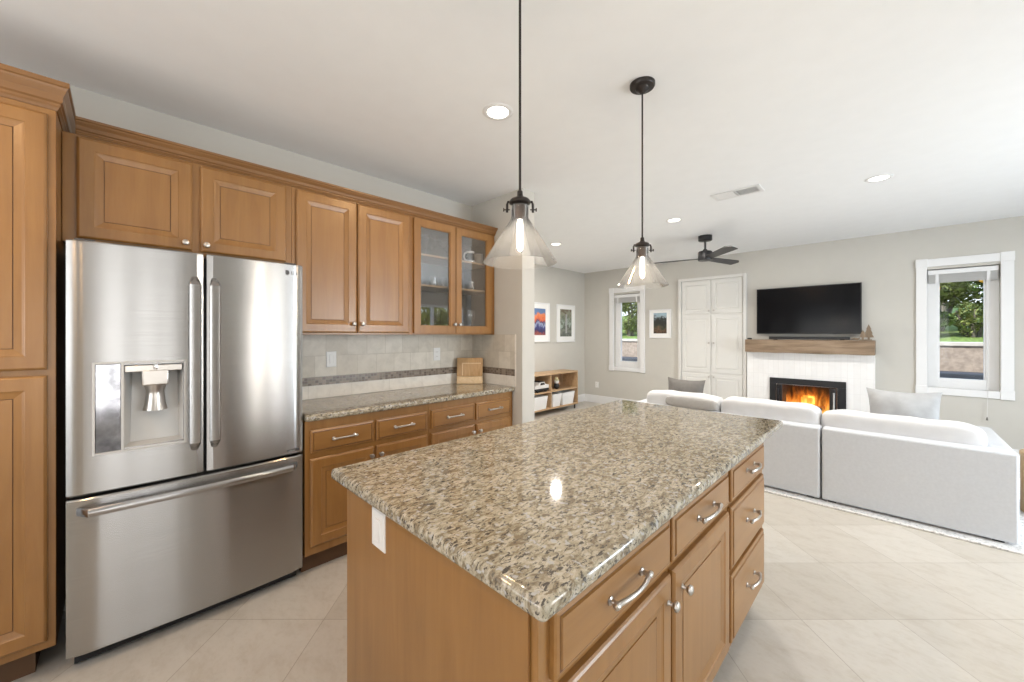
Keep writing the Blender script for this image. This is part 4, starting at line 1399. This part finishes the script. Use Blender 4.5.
# toy pickup
def toy_car(label, loc):
    t = thing('toy_car', label, 'toy car', loc)
    c = Vector(loc)
    prism_pts = [(-0.17, 0.045), (-0.175, 0.10), (-0.09, 0.115), (-0.05, 0.165), (0.06, 0.168), (0.09, 0.12), (0.165, 0.105), (0.175, 0.05)]
    part('body', prism(B(), prism_pts, c + Vector((-0.07, 0, 0)), YV, ZV, XV, 0.14), 'plastic_w', t, smooth=False)
    part('hood', box(B(), c.x - 0.072, c.x + 0.072, c.y + 0.05, c.y + 0.178, c.z + 0.05, c.z + 0.118, 0.008), 'plastic_w', t)
    part('windshield', prism(B(), [(-0.045, 0.12), (-0.038, 0.155), (0.05, 0.155), (0.072, 0.122)], c + Vector((-0.0715, 0, 0)), YV, ZV, XV, 0.143), 'black', t, smooth=False)
    part('chassis', box(B(), c.x - 0.074, c.x + 0.074, c.y - 0.172, c.y + 0.172, c.z + 0.028, c.z + 0.062, 0.004), 'black', t)
    part('roof_rack', box(B(), c.x - 0.066, c.x + 0.066, c.y - 0.050, c.y + 0.055, c.z + 0.166, c.z + 0.180, 0.004), 'black', t)
    for y in (-0.105, 0.105):
        for s in (-1, 1):
            w = part('wheel', lathe(B(), [(0.010, 0.0), (0.038, 0.002), (0.042, 0.008), (0.042, 0.022), (0.036, 0.028), (0.01, 0.028)], (c.x + s * 0.055 - 0.014, c.y + y, c.z + 0.042), 16, 'x', cap=True), 'rubber', t)
            part('hub_cap', lathe(B(), [(0.018, 0.0), (0.016, 0.032), (0.004, 0.032)], (c.x + s * 0.055 - 0.015, c.y + y, c.z + 0.042), 12, 'x', cap=True), 'plastic_g', w)
toy_car('black and white toy truck on the upper left of the toy shelf', (LX + 0.25, 4.945, 0.3965))
def toy_figure(label, loc):
    t = thing('stuffed_toy', label, 'toy', loc)
    c = Vector(loc)
    def S(cx, cy, cz, r, sq=1.0):
        bm = B()
        return lathe(bm, [(r * math.sin(PI * k / 10), -r * sq * math.cos(PI * k / 10)) for k in range(11)], c + Vector((cx, cy, cz)), 14)
    part('body', S(0, 0, 0.055, 0.055), 'black', t)
    part('head', S(0, 0, 0.135, 0.048), 'plastic_w', t)
    part('hat', lathe(B(), [(0.05, 0.155), (0.05, 0.165), (0.032, 0.17), (0.028, 0.205), (0.002, 0.21)], c, 14), 'toy_yellow', t)
    part('arm', S(0, 0.055, 0.10, 0.03), 'toy_red', t)
toy_figure('small stuffed toy with a cream hat on the upper right of the toy shelf', (LX + 0.25, 5.42, 0.3965))

# ------------------------------------------------------------------ sofa, pillows, rug
bm = B()
box(bm, -2.6, 1.75, 3.925, 5.95, 0.0005, 0.014, 0.005)
single('area_rug', bm, 'rug', 'cream flecked area rug under the white sofa', 'rug')

t = thing('sectional_sofa', 'white linen sectional sofa with its back to the kitchen', 'sofa', (-0.75, 4.5, 0.0145))
ZB = 0.028
def fr(x0, x1, y0, y1, z0, z1, name='frame', m='sofa'):
    return part(name, box(B(), x0, x1, y0, y1, z0, z1, 0.016, 3), m, t)
fr(-2.10, -0.434, 4.0, 4.20, ZB, 0.605, 'back_frame')
fr(-0.424, 0.562, 4.0, 4.20, ZB, 0.605, 'back_frame')
fr(0.375, 0.562, 4.20, 5.02, ZB, 0.605, 'arm')
fr(-2.10, -1.94, 4.20, 5.02, ZB, 0.605, 'arm')
fr(-1.935, -0.434, 4.205, 5.02, ZB, 0.30, 'seat_base')
fr(-0.424, 0.37, 4.205, 5.02, ZB, 0.30, 'seat_base')
for x0, x1 in ((-1.935, -1.20), (-1.19, -0.435), (-0.422, 0.37)):
    part('seat_cushion', cushion(B(), x0, x1, 4.35, 5.03, 0.30, 0.455, 6), 'sofa_c', t)
for x0, x1, dz in ((-1.985, -1.228, 0.0), (-1.222, -0.448, 0.008), (-0.445, 0.45, -0.012)):
    bm = cushion(B(), x0, x1, 4.12, 4.36, 0.40, 0.742 + dz, 7, 14)
    for v in bm.verts:
        v.co.y += (v.co.z - 0.4) * -0.02
        v.co.z += 0.006 * math.sin(v.co.x * 21 + 1) * math.sin(v.co.y * 25)
    part('back_cushion', bm, 'sofa_c', t)
for x, y in ((-2.05, 4.05), (-0.50, 4.05), (0.48, 4.05), (-2.05, 4.97), (0.48, 4.97), (-0.36, 4.05)):
    part('foot', box(B(), x - 0.025, x + 0.025, y - 0.02, y + 0.03, 0.0145, ZB + 0.002), 'black', t)

def pillow(name, label, m, w, h, th, loc, rot):
    bm = throw_pillow(B(), w, h, th)
    o = single(name, bm, m, label, 'pillow')
    o.location = loc
    o.rotation_euler = rot
    return o
pillow('throw_pillow', 'silver grey square pillow at the right on the sofa', 'pillow_grey', 0.45, 0.47, 0.17, (0.055, 4.50, 0.445), (math.radians(-12), 0, math.radians(6)))
pillow('throw_pillow', 'dark taupe pillow standing at the left end of the sofa', 'pillow_taupe', 0.44, 0.42, 0.16, (-1.715, 4.50, 0.445), (math.radians(-10), 0, math.radians(-5)))
bm = cushion(B(), -0.255, 0.255, -0.045, 0.045, -0.055, 0.055, 4.0, 8)
bmesh.ops.transform(bm, matrix=Matrix.Translation((-1.475, 4.075, 0.664)) @ Matrix.Rotation(math.radians(-14), 4, 'X'), verts=bm.verts[:])
single('lumbar_pillow', bm, 'pillow_mid', 'flat taupe grey cushion lying along the sofa back top', 'pillow')

t = thing('side_table', 'round wooden drum side table at the right edge beyond the sofa', 'table', (0.885, 4.86, 0.0145))
part('drum', lathe(B(), [(0.195, 0.0145), (0.20, 0.02), (0.20, 0.43), (0.195, 0.44)], (0.885, 4.86, 0), 32, cap=True), 'drum', t)
part('table_top', lathe(B(), [(0.20, 0.44), (0.205, 0.445), (0.205, 0.468), (0.20, 0.473)], (0.885, 4.86, 0), 32, cap=True), 'drum', t)

# ------------------------------------------------------------------ outdoors
struct('ground', box(B(), -14, 14, -8, 20, -0.45, -0.15), 'ground')
t = thing('garden_wall', 'tan stucco garden wall with pale cap seen through the windows', 'wall', (-2, 9.2, -0.15))
part('wall_face', box(B(), -10, 3, 9.0, 9.3, -0.15, 1.185), 'stucco', t, smooth=False)
part('cap', box(B(), -10, 3, 8.97, 9.33, 1.185, 1.245, 0.01), 'cap', t)
single('ledge', box(B(), -10, 3, 8.55, 8.97, -0.15, 0.80, 0.02), 'slate', 'low dark slate ledge in front of the tan garden wall', 'ledge')
bm = B()
nx, ny = 40, 16
gv = [[bm.verts.new((-10 + 13 * i / nx, 9.305 + 6.0 * j / ny, 1.16 + 0.062 * j + 0.02 * math.sin(i * 1.7 + j))) for i in range(nx + 1)] for j in range(ny + 1)]
for j in range(ny):
    for i in range(nx):
        bm.faces.new((gv[j][i], gv[j][i + 1], gv[j + 1][i + 1], gv[j + 1][i]))
o = single('grass', bm, 'grass', 'green grassy bank above the tan garden wall', 'grass', kind='stuff')

def shrub_mesh(h, w, n, seed, leaf):
    rnd = random.Random(seed)
    bm = B()
    for k in range(n):
        while True:
            p = Vector((rnd.uniform(-1, 1), rnd.uniform(-1, 1), rnd.uniform(-1, 1)))
            if 0.35 < p.length < 1:
                break
        p = p * (0.75 + 0.25 * math.sin(p.x * 5 + seed) * math.cos(p.z * 4))
        c = Vector((p.x * w / 2, p.y * w / 2, h * 0.55 + p.z * h * 0.45))
        d = Vector((rnd.uniform(-1, 1), rnd.uniform(-1, 1), rnd.uniform(-0.6, 1))).normalized()
        u = d.cross(Vector((0.3, 0.2, 1))).normalized()
        L, Wd = leaf * rnd.uniform(0.7, 1.3), leaf * 0.45
        q = [bm.verts.new(x) for x in (c - d * L / 2, c + u * Wd / 2, c + d * L / 2, c - u * Wd / 2)]
        bm.faces.new(q)
    return bm
def shrub(name, label, loc, h, w, n, seed, m, leaf=0.10, fruits=0):
    t = thing(name, label, 'shrub', loc)
    part('foliage', shrub_mesh(h, w, n, seed, leaf), m, t, local=True, smooth=False)
    bm = B()
    rnd = random.Random(seed + 5)
    for k in range(4):
        a = k * 1.6
        tube(bm, [(0.03 * math.cos(a), 0.03 * math.sin(a), -0.2), (0.12 * math.cos(a) * w, 0.12 * math.sin(a) * w, h * 0.35), (0.25 * math.cos(a) * w, 0.25 * math.sin(a) * w, h * 0.75)], [0.04, 0.03, 0.012], 7)
    part('branch', bm, 'bark', t, local=True)
    for k in range(fruits):
        a, b = rnd.uniform(PI, 2 * PI), rnd.uniform(-0.5, 0.8)
        p = Vector((math.cos(a) * w * 0.46, math.sin(a) * w * 0.46, h * 0.55 + b * h * 0.4))
        part('fruit', lathe(B(), [(0.055 * math.sin(PI * q / 8), -0.055 * math.cos(PI * q / 8)) for q in range(9)], p, 10), 'fruit', t, local=True)
    return t
shrub('citrus_shrub', 'leafy citrus shrub with orange fruit beyond the right window', (0.55, 10.9, 1.45), 1.5, 1.7, 2600, 1, 'leaf2', 0.13, 9)
shrub('garden_shrub', 'dark green shrub at the right side of the right window view', (1.5, 10.9, 1.45), 1.3, 1.3, 1800, 2, 'leaf', 0.11)
shrub('garden_shrub', 'tall green shrub behind the citrus in the right window view', (0.75, 12.7, 1.8), 2.4, 2.4, 2600, 3, 'leaf', 0.15)
shrub('garden_shrub', 'pale green shrub outside the left window above the wall', (-5.6, 10.9, 1.45), 1.7, 1.5, 2200, 4, 'leaf2', 0.12)
shrub('garden_shrub', 'dark green shrub at the left in the left window view', (-6.6, 11.6, 1.6), 2.0, 1.8, 2200, 5, 'leaf', 0.12)
for x, y, z, m_, sd, lab in ((0.45, 10.2, 1.22, 'leaf', 11, 'low dark shrub at the left foot of the right window view'), (0.95, 10.35, 1.22, 'leaf2', 12, 'low pale shrub in the middle of the right window view'), (1.45, 10.2, 1.22, 'leaf', 13, 'low dark shrub at the right foot of the right window view'),
                   (-5.35, 10.2, 1.22, 'leaf2', 14, 'low pale shrub above the wall in the left window view'), (-5.95, 10.2, 1.22, 'leaf', 15, 'low dark shrub above the wall in the left window view')):
    shrub('low_shrub', lab, (x, y, z), 0.75, 0.75, 1500, sd, m_, 0.07)
# shrubs beyond the garden slider, mirrored in the cabinet glass
for k, (y, m_) in enumerate(((5.7, 'leaf_sun'), (7.2, 'leaf_sun'), (8.8, 'leaf_sun'))):
    shrub('hedge_shrub', ('bright green hedge shrub outside the garden slider nearest the back corner', 'dark green hedge shrub in the middle outside the garden slider', 'pale green hedge shrub at the far end outside the garden slider')[k], (5.5, y, -0.15), 3.1, 1.6, 6000, 20 + k, m_, 0.12)
